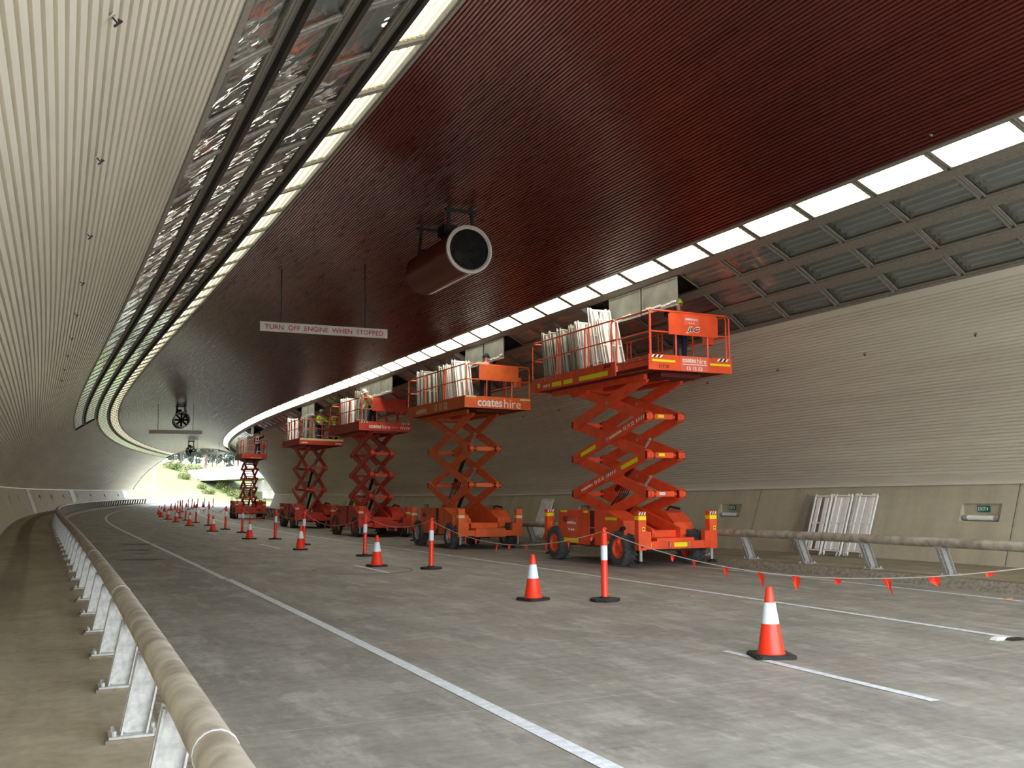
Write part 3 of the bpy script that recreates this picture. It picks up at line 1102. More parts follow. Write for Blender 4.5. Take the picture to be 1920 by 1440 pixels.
def jet_fan(s, d, z, label, Ln=2.1, rad=.50, m=M_FAN):
    root = empty('jet_fan', frame(s, d, z, level=True), label, 'fan', 'jet fans under the ceiling')
    Ry = Matrix.Rotation(-math.pi / 2, 4, 'X')      # lathe z -> +y
    b = MB()
    b.lathe([(rad - .02, 0), (rad, .0), (rad, Ln), (rad - .02, Ln)], m, n=40, M=Ry, cap=False)
    b.lathe([(rad - .025, 0), (rad - .03, Ln)], M_DARK, n=40, M=Ry, cap=False)
    b.build('casing', root, smooth=True)
    b = MB()
    b.lathe([(rad - .045, -.01), (rad - .01, -.045), (rad + .035, -.03), (rad + .035, .03), (rad, .04)], M_SIGN, n=40, M=Ry, cap=False)
    b.build('inlet_ring', root, smooth=True)
    b = MB()
    b.lathe([(0.0, .35), (.16, .42), (.16, .8)], M_DARK, n=20, M=Ry)
    for k in range(8):
        t = 2 * math.pi * k / 8
        M = Matrix.Translation((0, .5, 0)) @ Matrix.Rotation(t, 4, 'Y') @ Matrix.Translation((rad * .55, 0, 0)) @ Matrix.Rotation(R(35), 4, 'X')
        b.box((0, 0, 0), (rad * .78, .02, .13), M_DARK, M)
    b.build('impeller', root)
    b = MB()
    n = 14
    for k in range(-n, n + 1):
        x = k * rad / n
        h = math.sqrt(max(0, (rad - .03) ** 2 - x * x))
        if h > .02:
            b.box((x, .02, 0), (.006, .006, 2 * h), M_DARK)
            b.box((0, .02, x), (2 * h, .006, .006), M_DARK)
    b.build('wire_guard', root)
    ztop = VZ + math.sqrt(VR * VR - (d - DC) ** 2) - z
    for y in (.45, Ln - .45):
        b = MB()
        for x in (-.3, .3):
            b.bar((x, y, rad * .75), (x * .8, y, ztop), .06, .05, M_DARK, up=(0, 1, 0))
        b.bar((-.35, y, ztop - .08), (.35, y, ztop - .08), .07, .06, M_DARK)
        b.bar((-.3, y, rad * .9), (.3, y, rad + .12), .04, .04, M_DARK)
        b.build('hanger_frame', root)
    b = MB()
    b.box((-.12, .9, rad + .12), (.3, .4, .2), M_DARK)
    b.build('junction_box', root)
    return root
jet_fan(18.3, 7.5, 6.62, 'nearest jet fan, red casing with white rim, hanging from the ceiling', rad=.47, Ln=2.6)
jet_fan(68.8, 7.5, 6.55, 'dark jet fan hanging above the middle sign board', m=M_DARK, rad=.5)
jet_fan(118.5, 8.0, 6.4, 'farthest dark jet fan hanging near the portal', m=M_DARK, rad=.5)
# ================================================================== scissor lifts
def hazard(parent, x0, x1, z0, z1, y, n=4):
    b = MB()
    k = (x1 - x0) / n
    for i in range(n):
        x = x0 + i * k
        b.prism([(x, z0), (x + k * .5, z0), (x + k * .95, z1), (x + k * .45, z1)], y - .003, y, M_WTEXT if i % 2 == 0 or True else M_BLK, 'xz')
        b.prism([(x + k * .5, z0), (x + k, z0), (x + k * 1.45, z1), (x + k * .95, z1)], y - .002, y, M_BLK, 'xz') if i < n - 1 else None
    return b.build('hazard_stripes', parent)
def wheel(parent, x, y, side, rad=.40, wid=.30, rimm=None):
    Ry = Matrix.Translation((x, y, rad)) @ Matrix.Rotation(side * math.pi / 2, 4, 'Y')     # lathe axis +z -> outward x
    b = MB()
    w = wid
    b.lathe([(.22, w / 2 - .02), (.25, w / 2), (rad - .05, w / 2), (rad - .02, w / 2 - .03), (rad - .02, -w / 2 + .03), (rad - .05, -w / 2), (.22, -w / 2)], M_TYRE, n=32, M=Ry, cap=False)
    for k in range(22):
        t = 2 * math.pi * k / 22
        for q in (-1, 1):
            M = Ry @ Matrix.Rotation(t + q * .07, 4, 'Z') @ Matrix.Translation((rad - .012, 0, q * w * .24)) @ Matrix.Rotation(q * R(32), 4, 'X')
            b.box((0, 0, 0), (.035, .035, w * .56), M_TYRE, M)
    o = b.build('wheel', parent, smooth=False)
    b = MB()
    b.lathe([(.225, -w / 2 + .01), (.225, w / 2 - .015), (.205, w / 2 - .01), (.195, w / 2 - .07), (.12, w / 2 - .09), (.10, w / 2 - .04), (.0, w / 2 - .035)], rimm, n=24, M=Ry, cap=False)
    for k in range(5):
        t = 2 * math.pi * k / 5
        b.lathe([(.012, w / 2 - .09), (.012, w / 2 - .06), (0, w / 2 - .058)], M_STEEL, n=6, M=Ry @ Matrix.Translation((.155 * math.cos(t), .155 * math.sin(t), 0)), cap=False)
    rim = b.build('rim', o, smooth=True)
    return o

def logo(parent, M, w, m=None, kind='wide', base=None):
    """hire company wordmark, bold then light"""
    m = m or M_WTEXT
    h = w * .155
    a = put_text('wordmark', 'coates', m, M @ Matrix.Translation((-w * .22, 0, 0)), parent, width=w * .55, height=h, bold=.0045)
    b = put_text('wordmark', 'hire', m, M @ Matrix.Translation((w * .29, 0, 0)), parent, width=w * .38, height=h * 1.12)
    return a

def scissor_lift(s, d, p):
    """local -Y faces the camera end; x to the right"""
    paint = p['paint']
    root = empty('scissor_lift', frame(s, d, 0, yaw=p.get('yaw', 0)), p['label'], 'scissor lift', 'scissor lifts working under the right light rows')
    yf, yr = p['wheels']          # front and rear axle
    hw = p.get('hw', 1.0)         # wheel centre offset
    # ---- chassis
    b = MB()
    b.box((0, (yf + yr) / 2, .52), (1.0, yr - yf + 1.5, .26), paint)
    b.box((0, (yf + yr) / 2, .72), (.9, yr - yf + .5, .16), paint)
    for y in (yf, yr):
        b.bar((-hw + .1, y, .40), (hw - .1, y, .40), .12, .12, M_DARK)
    b.box((0, (yf + yr) / 2, .36), (.6, yr - yf, .08), M_DARK)
    b.build('chassis', root)
    # ---- front beam and rear beam
    for nm, y in (('front_beam', p['beam_f']), ('rear_beam', p['beam_r'])):
        b = MB()
        b.box((0, y, .50), (2 * hw + .24, .10, .17), paint)
        b.box((0, y + (.05 if y < 0 else -.05), .39), (2 * hw * .8, .06, .05), M_DARK)
        for q in (-.5, .5):
            b.tube([(q * .5, y - .06, .46), (q * .5, y - .12, .46), (q * .5, y - .12, .56), (q * .5, y - .06, .56)], .012, M_STEEL, n=6)
        bo = b.build(nm, root)
        if p.get('tape') and y < 0:
            t = MB()
            for x, w in ((-hw + .12, .22), (.08, .36), (hw - .02, .26)):
                t.box((x, y - .052, .505), (w, .004, .095), M_YEL)
            t.build_each('reflective_tape', bo)
        elif y < 0:
            t = MB()
            t.box((.1, y - .052, .53), (.40, .004, .05), M_SILVER)
            t.build_each('reflective_tape', bo)
    # ---- outrigger posts
    for sx in (-1, 1):
        for y in (p['beam_f'], p['beam_r']):
            b = MB()
            x = sx * (hw + .02)
            b.box((x, y, .82), (.20, .16, .84), paint)
            b.box((x - sx * .15, y, .62), (.16, .14, .36), paint)
            if p.get('loop'):
                b.tube([(x - .05, y, 1.2), (x - .05, y, 1.42), (x, y, 1.47), (x + .05, y, 1.42), (x + .05, y, 1.2)], .02, paint, n=6)
            og = b.build('outrigger', root)
            b = MB()
            b.tube([(x, y, .16), (x, y, .42)], .035, M_STEEL, n=10)
            b.lathe([(.11, .10), (.11, .125), (.05, .16)], M_DARK, n=16, M=Matrix.Translation((x, y, 0)))
            b.build('foot', og, smooth=False)
            t = MB()
            mt = M_YEL if p.get('tape') else M_CREAM
            t.box((x, y - .082, 1.10 if p.get('tape') else 1.0), (.19, .004, .085), mt)
            t.box((x - .102, y, 1.10 if p.get('tape') else 1.0), (.004, .15, .085), mt)
            t.build_each('reflective_tape', og)
            if p.get('tape'):
                hazard(og, x - .095, x + .095, 1.165, 1.225, y - .082, 3)
                t = MB()
                t.box((x + .03, y - .083, .86), (.06, .004, .09), M_YEL)
                t.box((x + .03, y - .086, .86), (.03, .003, .04), M_DARK)
                t.build('warning_sticker', og)
    # ---- wheels
    rim = p.get('rim', paint)
    for sx in (-1, 1):
        for y in (yf, yr):
            wheel(root, sx * hw, y, sx, rimm=rim)
    # ---- engine covers on both sides
    y0, y1 = yf + .45, yr - .38
    for sx in (-1, 1):
        b = MB()
        poly = [(y0 - .25, .42), (y1 + .05, .42), (y1 + .25, .86), (y1 + .22, 1.22), (y1 - .1, 1.24), (y0 + .1, 1.24), (y0 - .62, 1.02), (y0 - .68, .62)] if sx < 0 else \
               [(y0 - .3, .45), (y1 + .2, .45), (y1 + .3, 1.1), (y1, 1.22), (y0 + .3, 1.26), (y0 - .1, 1.18), (y0 - .42, .96), (y0 - .5, .7)]
        xa, xb = sx * .50, sx * (hw + .08)
        b.prism(poly, min(xa, xb), max(xa, xb), paint, 'yz')
        cov = b.build('engine_cover', root)
        if sx < 0:
            t = MB()
            xs = -(hw + .082)
            ym = y0 + (y1 - y0) * .34
            t.box((xs, ym, .83), (.012, .20, .80), M_DARK if p.get('openback') else p.get('groove', MATS['groove_red']))
            t.box((xs - .005, ym, .83), (.012, .22, .03), paint)
            for k in range(6):
                t.box((xs, y1 - .02 - k * .05, 1.0), (.012, .012, .14), MATS['groove_red'])
            t.build_each('cover_trim', cov)
            if p.get('tape'):
                t = MB()
                t.box((xs - .002, y1 - .05, 1.2), (.004, .34, .05), M_YEL)
                t.box((xs - .002, ym + .32, 1.2), (.004, .20, .05), M_YEL)
                t.box((xs - .002, y0 - .1, 1.06), (.004, .5, .06), M_YEL)
                t.box((xs - .002, y1 - .42, .50), (.004, .72, .10), M_YEL)
                t.box((xs - .002, y0 - .05, .50), (.004, .34, .10), M_YEL)
                t.build_each('reflective_tape', cov)
                st = MB()
                st.box((xs - .002, y1 - .45, .86), (.004, .52, .34), M_PINK)
                so = st.build('sticker', cov)
                logo(so, Matrix.Translation((xs - .006, y1 - .45, .93)) @ LEFTSIDE, .46)
                put_text('lettering', '13 15 52', M_WTEXT, Matrix.Translation((xs - .006, y1 - .45, .76)) @ LEFTSIDE, so, width=.3, height=.055)
                t = MB()
                t.tube([(xs + .02, y0 - .62, .86), (xs - .08, y0 - .66, .84)], .05, M_BLACK, n=12)
                t.build('exhaust', cov)
        else:
            t = MB()
            t.tube([(.7, y0 + .2, 1.2), (.75, y0 + .1, 1.32), (.9, y0 - .1, 1.27)], .03, M_BLACK, n=8)
            t.build('hose', cov)
    # ---- scissor stack
    nst, z0, z1 = p['stages'], p['z0'], p['z1']
    ya, yb = p['span']            # front and rear ends of the arms
    hx = p.get('hx', .46)
    aw, ah = p.get('arm', (.07, .22))
    dz = (z1 - z0) / nst
    fsign = p['front_up']         # outer arms rise towards the front (1) or the rear (-1)
    for k in range(nst):
        za, zb = z0 + k * dz, z0 + (k + 1) * dz
        for sx in (-1, 1):
            for outer in (1, 0):
                x = sx * (hx if outer else hx - aw - .015)
                up = fsign if outer else -fsign
                pa, pb = ((x, yb, za), (x, ya, zb)) if up > 0 else ((x, ya, za), (x, yb, zb))
                b = MB()
                b.bar(pa, pb, aw, ah, paint, up=(0, 0, 1))
                for q in (pa, pb):
                    b.tube([(q[0] - aw / 2 - .004, q[1], q[2]), (q[0] + aw / 2 + .004, q[1], q[2])], ah * .52, paint, n=14)
                mid = tuple((pa[i] + pb[i]) / 2 for i in range(3))
                b.tube([(mid[0] - aw / 2 - .012, mid[1], mid[2]), (mid[0] + aw / 2 + .012, mid[1], mid[2])], .045, M_STEEL, n=10)
                arm = b.build('scissor_arm', root)
                if outer and sx < 0 and p.get('arm_decal') and k in p['arm_decal']:
                    ang = math.atan2(pb[2] - pa[2], pa[1] - pb[1]) if up > 0 else 0
                    ln = math.dist(pa, pb)
                    def onarm(f):
                        c = tuple(pa[i] + (pb[i] - pa[i]) * f for i in range(3))
                        return Matrix.Translation((x - aw / 2 - .004, c[1], c[2])) @ Matrix.Rotation(-ang, 4, 'X') @ LEFTSIDE
                    kind, f = p['arm_decal'][k]
                    if 'tape' in kind:
                        t = MB()
                        t.box((0, 0, 0), (.75, .10, .004), M_YEL)
                        for to in t.build_each('reflective_tape', arm):
                            to.matrix_local = onarm(f[0])
                    if 'text' in kind:
                        put_text('wordmark', 'coateshire  13 15 52', M_WTEXT, onarm(f[1]), arm, width=1.15, height=.085)
                        t = MB()
                        for q in range(5):
                            t.prism([(-.25 + q * .1, -.04), (-.21 + q * .1, -.04), (-.18 + q * .1, .04), (-.22 + q * .1, .04)], 0, .003, M_WTEXT)
                        for to in t.build_each('slash_mark', arm):
                            to.matrix_local = onarm(f[1] + .27)
        # cross pieces joining left and right at the arm ends
        if k:
            for y in (ya, yb):
                b = MB()
                b.tube([(-hx - .04, y, za), (hx + .04, y, za)], .035, paint, n=10)
                b.box((0, y, za), (hx * 1.05, .10, .12), paint)
                for sx in (-1, 1):
                    for q in (hx + .02, hx - .12):
                        b.box((sx * q, y - (.07 if y < 0 else -.07), za), (.05, .07, .17), MATS['groove_red'])
                cp = b.build('cross_tube', root)
                if y == ya and p.get('tape'):
                    t = MB()
                    t.box((-.08, y - .052, za + .01), (.16, .004, .07), M_YEL if k > 1 else M_SILVER)
                    t.build_each('reflective_tape', cp)
        if p.get('braces'):
            b = MB()
            zm = (za + zb) / 2
            for z in (zm - dz * .25, zm, zm + dz * .25):
                b.box((0, (ya + yb) / 2, z), (hx * 1.9, .10, .06), paint)
            b.build('brace', root)
    # ---- hydraulic cylinders
    for k in (0, 1):
        if k < nst - 1:
            za = z0 + dz * (k * 1.0 + .12)
            b = MB()
            b.tube([(.12, yb * .45, za), (.12, ya * .05, za + dz * .75)], .06, M_BLACK if not p.get('tape') else MATS['groove_red'], n=12)
            cy = b.build('hydraulic_cylinder', root)
            b = MB()
            b.tube([(.12, ya * .05, za + dz * .75), (.12, ya * .5, za + dz * 1.35)], .035, M_STEEL, n=10)
            b.build('piston_rod', cy)
    # hoses in a bundle
    b = MB()
    r = random.Random(3)
    for q in range(5):
        x = -.2 + .06 * q
        b.tube([(x, yb * .3, z0 + .1), (x + .05, yb * .4 + r.random() * .2, z0 + dz * .6), (x, yb * .1, z0 + dz * 1.0), (x - .05, ya * .1, z0 + dz * 1.4)], .013, M_BLACK if q % 2 else MATS['groove_red'], n=6)
    b.build('hose', root)
    # ---- platform
    pf, pr_, pw, zd = p['plat']    # front y, rear y, half width, bottom of the toe board
    xo = p.get('xo', .05)
    ht = p.get('toe', .34)
    dep = .10
    b = MB()
    b.box((xo, (pf + pr_) / 2, zd + .06), (2 * pw - .08, pr_ - pf - .08, .08), MATS['deck_shade_red'])
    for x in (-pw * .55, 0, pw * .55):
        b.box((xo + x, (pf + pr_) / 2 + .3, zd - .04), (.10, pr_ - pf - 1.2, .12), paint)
    b.box((xo, (ya + pf) / 2 + .25, zd - .04), (hx * 2.3, .8, .10), MATS['deck_shade_red'])
    b.box((xo, yb - .3, zd - .07), (hx * 2.3, .7, .16), paint)
    b.build('platform_deck', root)
    ex = p.get('ext')             # y where the sliding deck starts
    # toe boards
    b = MB()
    b.box((xo, pf, zd + ht / 2), (2 * pw + .04, .04, ht), paint)
    tf = b.build('front_toe_board', root)
    for sx in (-1, 1):
        b = MB()
        x = xo + sx * pw
        ys = ex if ex else pf
        b.box((x, (ys + pr_) / 2, zd + ht / 2), (.04, pr_ - ys, ht), paint)
        if ex:
            b.box((x - sx * .07, (pf + ex) / 2, zd + ht * .35), (.04, ex - pf, ht * .62), paint)
            b.box((x - sx * .07, (pf + ex) / 2, zd + ht * .78), (.10, ex - pf, .05), MATS['worn_pink'])
        # worn paint along the top edge
        if p.get('worn') and sx < 0:
            b.box((x - .004, pr_ - .75, zd + ht * .82), (.05, 1.3, .09), MATS['worn_pink'])
        st = b.build('side_toe_board', root)
        if sx < 0 and p.get('tape'):
            t = MB()
            xs = x - .022
            t.box((xs, ys + 1.0, zd + ht * .30), (.004, 1.35, .11), M_YEL)
            t.box((xs, ys + 2.25, zd + ht * .30), (.004, .45, .11), M_YEL)
            t.box((xs, ys + 2.85, zd + ht * .30), (.004, .5, .11), M_YEL)
            t.box((xs, ys + 3.85, zd + ht * .42), (.004, .12, .12), M_YEL)
            t.build_each('reflective_tape', st)
            put_text('emblem', 'JLG', M_BLK, Matrix.Translation((xs - .003, ys + .35, zd + ht * .75)) @ LEFTSIDE, st, width=.36, height=.12, bold=.004, shear=.3)
            put_text('lettering', '13 15 52', M_WTEXT, Matrix.Translation((xs - .003, ys + 3.4, zd + ht * .3)) @ LEFTSIDE, st, width=.36, height=.07)
        if sx < 0 and p.get('side_text'):
            xs = x - .022
            put_text('wordmark', 'coateshire', M_CREAM, Matrix.Translation((xs - .003, ys + (pr_ - ys) * .72, zd + ht * .45)) @ LEFTSIDE, st, width=1.0, height=.2, bold=.004)
            put_text('lettering', '13 15 52', M_CREAM, Matrix.Translation((xs - .003, ys + (pr_ - ys) * .38, zd + ht * .45)) @ LEFTSIDE, st, width=1.1, height=.22, bold=.004)
    b = MB()
    b.box((xo, pr_, zd + ht / 2), (2 * pw, .04, ht), paint)
    b.build('rear_toe_board', root)
    # railings: posts and two rails per side
    zt = zd + ht
    H = p.get('rail_h', .98)
    rr = .021
    def railing(nm, pts, posts, y_axis=True, mid=True):
        b = MB()
        (xa, ya_), (xb, yb_) = pts
        b.tube([(xa, ya_, zt), (xa, ya_, zt + H - .07), (xa + (xb - xa) * .03, ya_ + (yb_ - ya_) * .03, zt + H), (xb - (xb - xa) * .03, yb_ - (yb_ - ya_) * .03, zt + H), (xb, yb_, zt + H - .07), (xb, yb_, zt)], rr, paint, n=8)
        b.tube([(xa, ya_, zt + H * .52), (xb, yb_, zt + H * .52)], rr * .8, paint, n=8)
        for f in posts:
            x, y = xa + (xb - xa) * f, ya_ + (yb_ - ya_) * f
            b.tube([(x, y, zt - .02), (x, y, zt + H)], rr, paint, n=8)
        return b.build(nm, root, smooth=True)
    xl, xr = xo - pw + .03, xo + pw - .03
    if p.get('board_z', 1):
        fr = railing('front_railing', ((xl, pf), (xr, pf)), ())
        b = MB()
        for f in (.32, .72):
            x = xl + (xr - xl) * f
            b.tube([(x, pf, zt), (x, pf, zt + H * .52)], rr, paint, n=8)
        b.build('railing_post', root)
    else:
        fr = railing('front_railing', ((xl, pf), (xr, pf)), (.25, .5, .75))
    for x in (xl, xr):
        if ex:
            railing('side_railing', ((x, ex), (x, pr_)), (.3, .34, .64, .68))
            railing('side_railing', ((x + (.05 if x < xo else -.05), pf + .05), (x + (.05 if x < xo else -.05), ex + .3)), ())
        else:
            railing('side_railing', ((x, pf), (x, pr_)), (.33, .36, .66, .69))
    railing('rear_railing', ((xl, pr_), (xr, pr_)), (.33, .66))
    # shield board on the front railing
    if p.get('board'):
        x0, x1, h0, h1 = p['board']
        b = MB()
        c = .05
        b.prism([(x0, zt + h0), (x1, zt + h0), (x1, zt + h1 - c), (x1 - c, zt + h1), (x0 + c, zt + h1), (x0, zt + h1 - c)], pf - .045, pf - .03, paint, 'xz')
        bd = b.build('shield_board', root)
        if p.get('board_text'):
            xm = (x0 + x1) / 2
            t = MB()
            t.box((xm - .05, pf - .047, zt + h1 - .16), (.40, .004, .18), M_PINK)
            so = t.build('sticker', bd)
            logo(so, Matrix.Translation((xm - .05, pf - .051, zt + h1 - .12)) @ FRONT, .34)
            put_text('lettering', '13 15 52', M_WTEXT, Matrix.Translation((xm - .05, pf - .051, zt + h1 - .21)) @ FRONT, so, width=.15, height=.03)
            put_text('emblem', 'JLG', M_WTEXT, Matrix.Translation((xm - .01, pf - .047, zt + h0 + .13)) @ FRONT, bd, width=.37, height=.16, bold=.014, shear=.3, ext=.001)
            put_text('emblem', 'JLG', M_BLK, Matrix.Translation((xm - .01, pf - .050, zt + h0 + .13)) @ FRONT, bd, width=.33, height=.125, bold=.004, shear=.3)
    # control box seen behind
    b = MB()
    b.box((xr - .12, pf + .6, zt + .55), (.16, .24, .32), paint)
    b.build('control_box', root)
    # front toe board markings
    yv = pf - .022
    if p.get('front_text') == 'panel':
        t = MB()
        t.box((xo + .09, yv, zd + ht / 2), (.74, .004, ht - .01), M_PINK)
        so = t.build('sticker', tf)
        logo(so, Matrix.Translation((xo + .09, yv - .004, zd + ht * .72)) @ FRONT, .66)
        t = MB()
        t.box((xo + .09, yv - .004, zd + ht * .46), (.66, .003, .02), M_WTEXT)
        t.build('rule', so)
        put_text('lettering', '13 15 52', M_WTEXT, Matrix.Translation((xo + .09, yv - .004, zd + ht * .2)) @ FRONT, so, width=.42, height=.085, bold=.003)
        t = MB()
        t.box((xo - pw * .66, yv, zd + ht * .60), (.60, .004, .05), M_YEL)
        t.box((xo + pw * .72, yv, zd + ht * .56), (.56, .004, .05), M_YEL)
        t.build_each('reflective_tape', tf)
        hazard(tf, xo - pw + .04, xo - pw + .36, zd + ht - .07, zd + ht - .01, yv, 3)
        hazard(tf, xo + pw - .40, xo + pw - .06, zd + ht - .07, zd + ht - .01, yv, 3)
        put_text('lettering', '217·30', MATS['groove_red'], Matrix.Translation((xo - pw * .66, yv - .003, zd + ht * .24)) @ FRONT, tf, width=.27, height=.07)
    elif p.get('front_text') == 'large':
        logo(tf, Matrix.Translation((xo + .05, yv - .003, zd + ht * .45)) @ FRONT, 1.5)
        t = MB()
        t.box((xo - pw + .18, yv, zd + ht - .02), (.34, .006, .05), M_CREAM)
        t.box((xo + pw - .18, yv, zd + ht - .05), (.34, .006, .05), M_CREAM)
        t.build_each('reflective_tape', tf)
    elif p.get('front_text') == 'line':
        logo(tf, Matrix.Translation((xo - .25, yv - .003, zd + ht * .48)) @ FRONT, .95)
        put_text('lettering', '13 15 52', M_WTEXT, Matrix.Translation((xo + .42, yv - .003, zd + ht * .46)) @ FRONT, tf, width=.3, height=.06)
        t = MB()
        for q in range(5):
            x = xo + .64 + q * .09
            t.prism([(x, zd + ht * .3), (x + .04, zd + ht * .3), (x + .07, zd + ht * .6), (x + .03, zd + ht * .6)], yv - .003, yv, M_WTEXT, 'xz')
        t.build_each('slash_mark', tf)
        hazard(tf, xo - pw + .04, xo - pw + .36, zd + ht - .07, zd + ht - .01, yv, 3)
        hazard(tf, xo + pw - .40, xo + pw - .06, zd + ht - .07, zd + ht - .01, yv, 3)
    elif p.get('front_text') == 'band':
        t = MB()
        t.box((xo, yv, zd + ht - .05), (2 * pw, .008, .10), M_CREAM)
        t.box((xo - pw * .78, yv, zd + ht * .3), (.32, .006, .06), M_SILVER)
        t.box((xo + pw * .78, yv, zd + ht * .3), (.32, .006, .06), M_SILVER)
        t.build_each('reflective_tape', tf)
    elif p.get('front_text') == 'strip':
        t = MB()
        t.box((xo + .1, yv, zd + .05), (.75, .006, .05), M_CREAM)
        t.build_each('reflective_tape', tf)
    return root

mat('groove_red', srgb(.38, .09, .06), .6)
mat('deck_shade_red', srgb(.40, .10, .07), .7)  # paint red darkened to carry the shade beneath the platforms
mat('worn_pink', srgb(.86, .58, .48), .7, noise=.35, nscale=14, col2=srgb(.75, .25, .17))
LIFTS = [
    dict(s=20.4, d=12.6, paint=M_RED, tape=True, wheels=(-1.1, 1.95), hw=.93, beam_f=-1.88, beam_r=2.42, stages=4, z0=.74, z1=4.27, span=(-1.42, 1.88), hx=.47, arm=(.07, .24), front_up=1,
         plat=(-2.48, 3.2, 1.10, 4.32), toe=.34, ext=-1.1, worn=True, board=(-.55, .78, .46, .95), board_text=True, front_text='panel',
         arm_decal={1: (('text', 'tape'), (.80, .28)), 2: (('tape', 'text'), (.22, .70))},
         label='nearest red scissor lift with yellow tape and a JLG board on its front rail'),
    dict(s=30.2, d=12.25, paint=M_ORANGE, wheels=(-1.7, 1.1), hw=.95, beam_f=-2.35, beam_r=1.75, stages=3, z0=.84, z1=4.24, span=(-1.85, 1.55), hx=.50, arm=(.07, .22), front_up=-1,
         plat=(-2.75, 2.4, 1.10, 4.3), toe=.36, side_text=True, board=(-.62, .72, .50, .98), front_text='large', rim=M_STEEL,
         label='orange scissor lift, second from the camera, large white wordmark on its platform'),
    dict(s=41.2, d=12.55, paint=M_RED_DIM, wheels=(-1.7, 1.25), hw=1.0, beam_f=-2.2, beam_r=1.95, stages=4, z0=.74, z1=4.33, span=(-1.55, 1.25), hx=.47, arm=(.07, .24), front_up=1,
         plat=(-1.75, 3.0, 1.12, 4.36), toe=.38, board=(-.55, .92, .45, .98), front_text='line',
         label='dimly lit red scissor lift, third from the camera, carrying a worker in a white helmet'),
    dict(s=52.6, d=12.6, paint=M_ORANGE if False else M_RED_DIM, wheels=(-1.3, 1.2), hw=.98, beam_f=-1.9, beam_r=1.9, stages=3, z0=.85, z1=4.22, span=(-1.6, 1.5), hx=.50, arm=(.07, .22), front_up=-1,
         plat=(-2.2, 2.0, 1.13, 4.27), toe=.32, board_z=0, front_text='band',
         label='red scissor lift carrying two workers in high-visibility shirts, fourth from the camera'),
    dict(s=73.2, d=12.35, paint=M_RED_DIM, wheels=(-1.1, 1.1), hw=.92, beam_f=-1.75, beam_r=1.75, stages=5, z0=.85, z1=4.15, span=(-1.15, 1.15), hx=.44, arm=(.10, .14), front_up=1, loop=True, braces=True,
         plat=(-2.2, 2.4, .83, 4.2), toe=.34, board_z=0, front_text='strip', rail_h=.95,
         label='farthest scissor lift, with a narrow lattice mast, standing against the bright portal'),
]
for L_ in LIFTS:
    scissor_lift(L_['s'], L_['d'], L_)

# ================================================================== louvre frames taken out of the ceiling
def louvre_frame(w=.56, h=1.42, strips=3, m=M_WHITE):
    """stands on its end; face in local XZ, thickness along Y, origin at the bottom"""
    root = bpy.data.objects.new('louvre_frame', None)
    COL.objects.link(root)
    root.empty_display_size = .1
    b = MB()
    t = .03
    for x in (-w / 2 + t / 2, w / 2 - t / 2):
        b.box((x, 0, h / 2), (t, .04, h), m)
    for z in (t / 2 + .05, h * .52, h - t / 2):
        b.box((0, 0, z), (w, .035, t), m)
    for x in (-w / 2 + .03, w / 2 - .03):
        b.box((x, 0, -.0), (.02, .02, .10), m)
        b.box((x, 0, h + .02), (.03, .02, .04), m)
    b.build('outer_frame', root)
    k = (w - 2 * t) / (strips + .0)
    for i in range(strips):
        b = MB()
        x = -w / 2 + t + k * (i + .5)
        b.box((x, .0, h / 2 + .02), (k * .46, .03, h - .14), m)
        b.build('reflector_strip', root)
    return root
LF = {}
def place_frame(M, label, group, strips=3, m=M_WHITE, key='w'):
    kk = (strips, key)
    if kk not in LF:
        LF[kk] = louvre_frame(strips=strips, m=m)
        o = LF[kk]
    else:
        o = copy_tree(LF[kk])
    o.matrix_world = M
    return tag(o, label, 'louvre frame', group)
r = random.Random(11)
M_GREYF = mat('grey_louvre', srgb(.66, .65, .60), .45, .3, noise=.2)
def bundle(L_, items, who):
    """items: (y, x, tilt_back deg, lean_side deg, count, strips, key, dz)"""
    rt = frame(L_['s'], L_['d'])
    cnt_ = 0
    zdk = L_['plat'][3] + .11
    for (y, x, tb, ls, n, strips, key, dz) in items:
        for i in range(n):
            tb += r.uniform(-2.0, 1.5)
            M = rt @ Matrix.Translation((x + r.uniform(-.02, .02), y + i * .10, zdk + dz + .05)) @ Matrix.Rotation(R(r.uniform(-4, 4)), 4, 'Z') @ Matrix.Rotation(-R(tb + r.uniform(-1.5, 1.5)), 4, 'X') @ Matrix.Rotation(R(ls + r.uniform(-1, 1)), 4, 'Y')
            cnt_ += 1
            place_frame(M, 'white louvre frame leaning on the %s lift platform, %s from its camera end' % (who, ordinal(cnt_)), 'louvre frames on the %s lift' % who, strips, M_WHITE if key == 'w' else M_GREYF, key)
bundle(LIFTS[0], [(-.45, -.60, 17, 0, 2, 2, 'w', -.02), (.02, -.60, 15, 0, 3, 2, 'w', .27), (.62, -.62, 15, 0, 3, 2, 'w', .05), (1.10, -.62, 12, 0, 2, 2, 'g', 0), (1.62, -.62, 14, 0, 2, 3, 'g', -.0), (2.12, -.62, 13, 0, 2, 2, 'g', 0), (2.58, -.62, 9, 0, 2, 3, 'g', 0)], 'nearest')
bundle(LIFTS[1], [(-1.5, -.50, 14, 0, 4, 3, 'w', .1), (-.9, -.55, 12, 0, 4, 3, 'w', 0), (-.3, -.60, 12, 0, 2, 3, 'g', 0), (1.2, -.65, 9, 0, 3, 3, 'g', 0), (1.6, -.65, 9, 0, 2, 3, 'w', 0)], 'second')
bundle(LIFTS[2], [(-1.1, -.78, 2, 0, 2, 3, 'g', .1), (.6, -.65, 10, 0, 3, 3, 'w', 0), (1.1, -.65, 10, 0, 4, 3, 'w', 0)], 'third')
bundle(LIFTS[3], [(1.0, -.72, 11, 0, 3, 3, 'w', 0), (-.6, -.3, 3, 0, 1, 2, 'g', 0), (-1.2, 0.0, 5, 0, 2, 2, 'g', 0)], 'fourth')
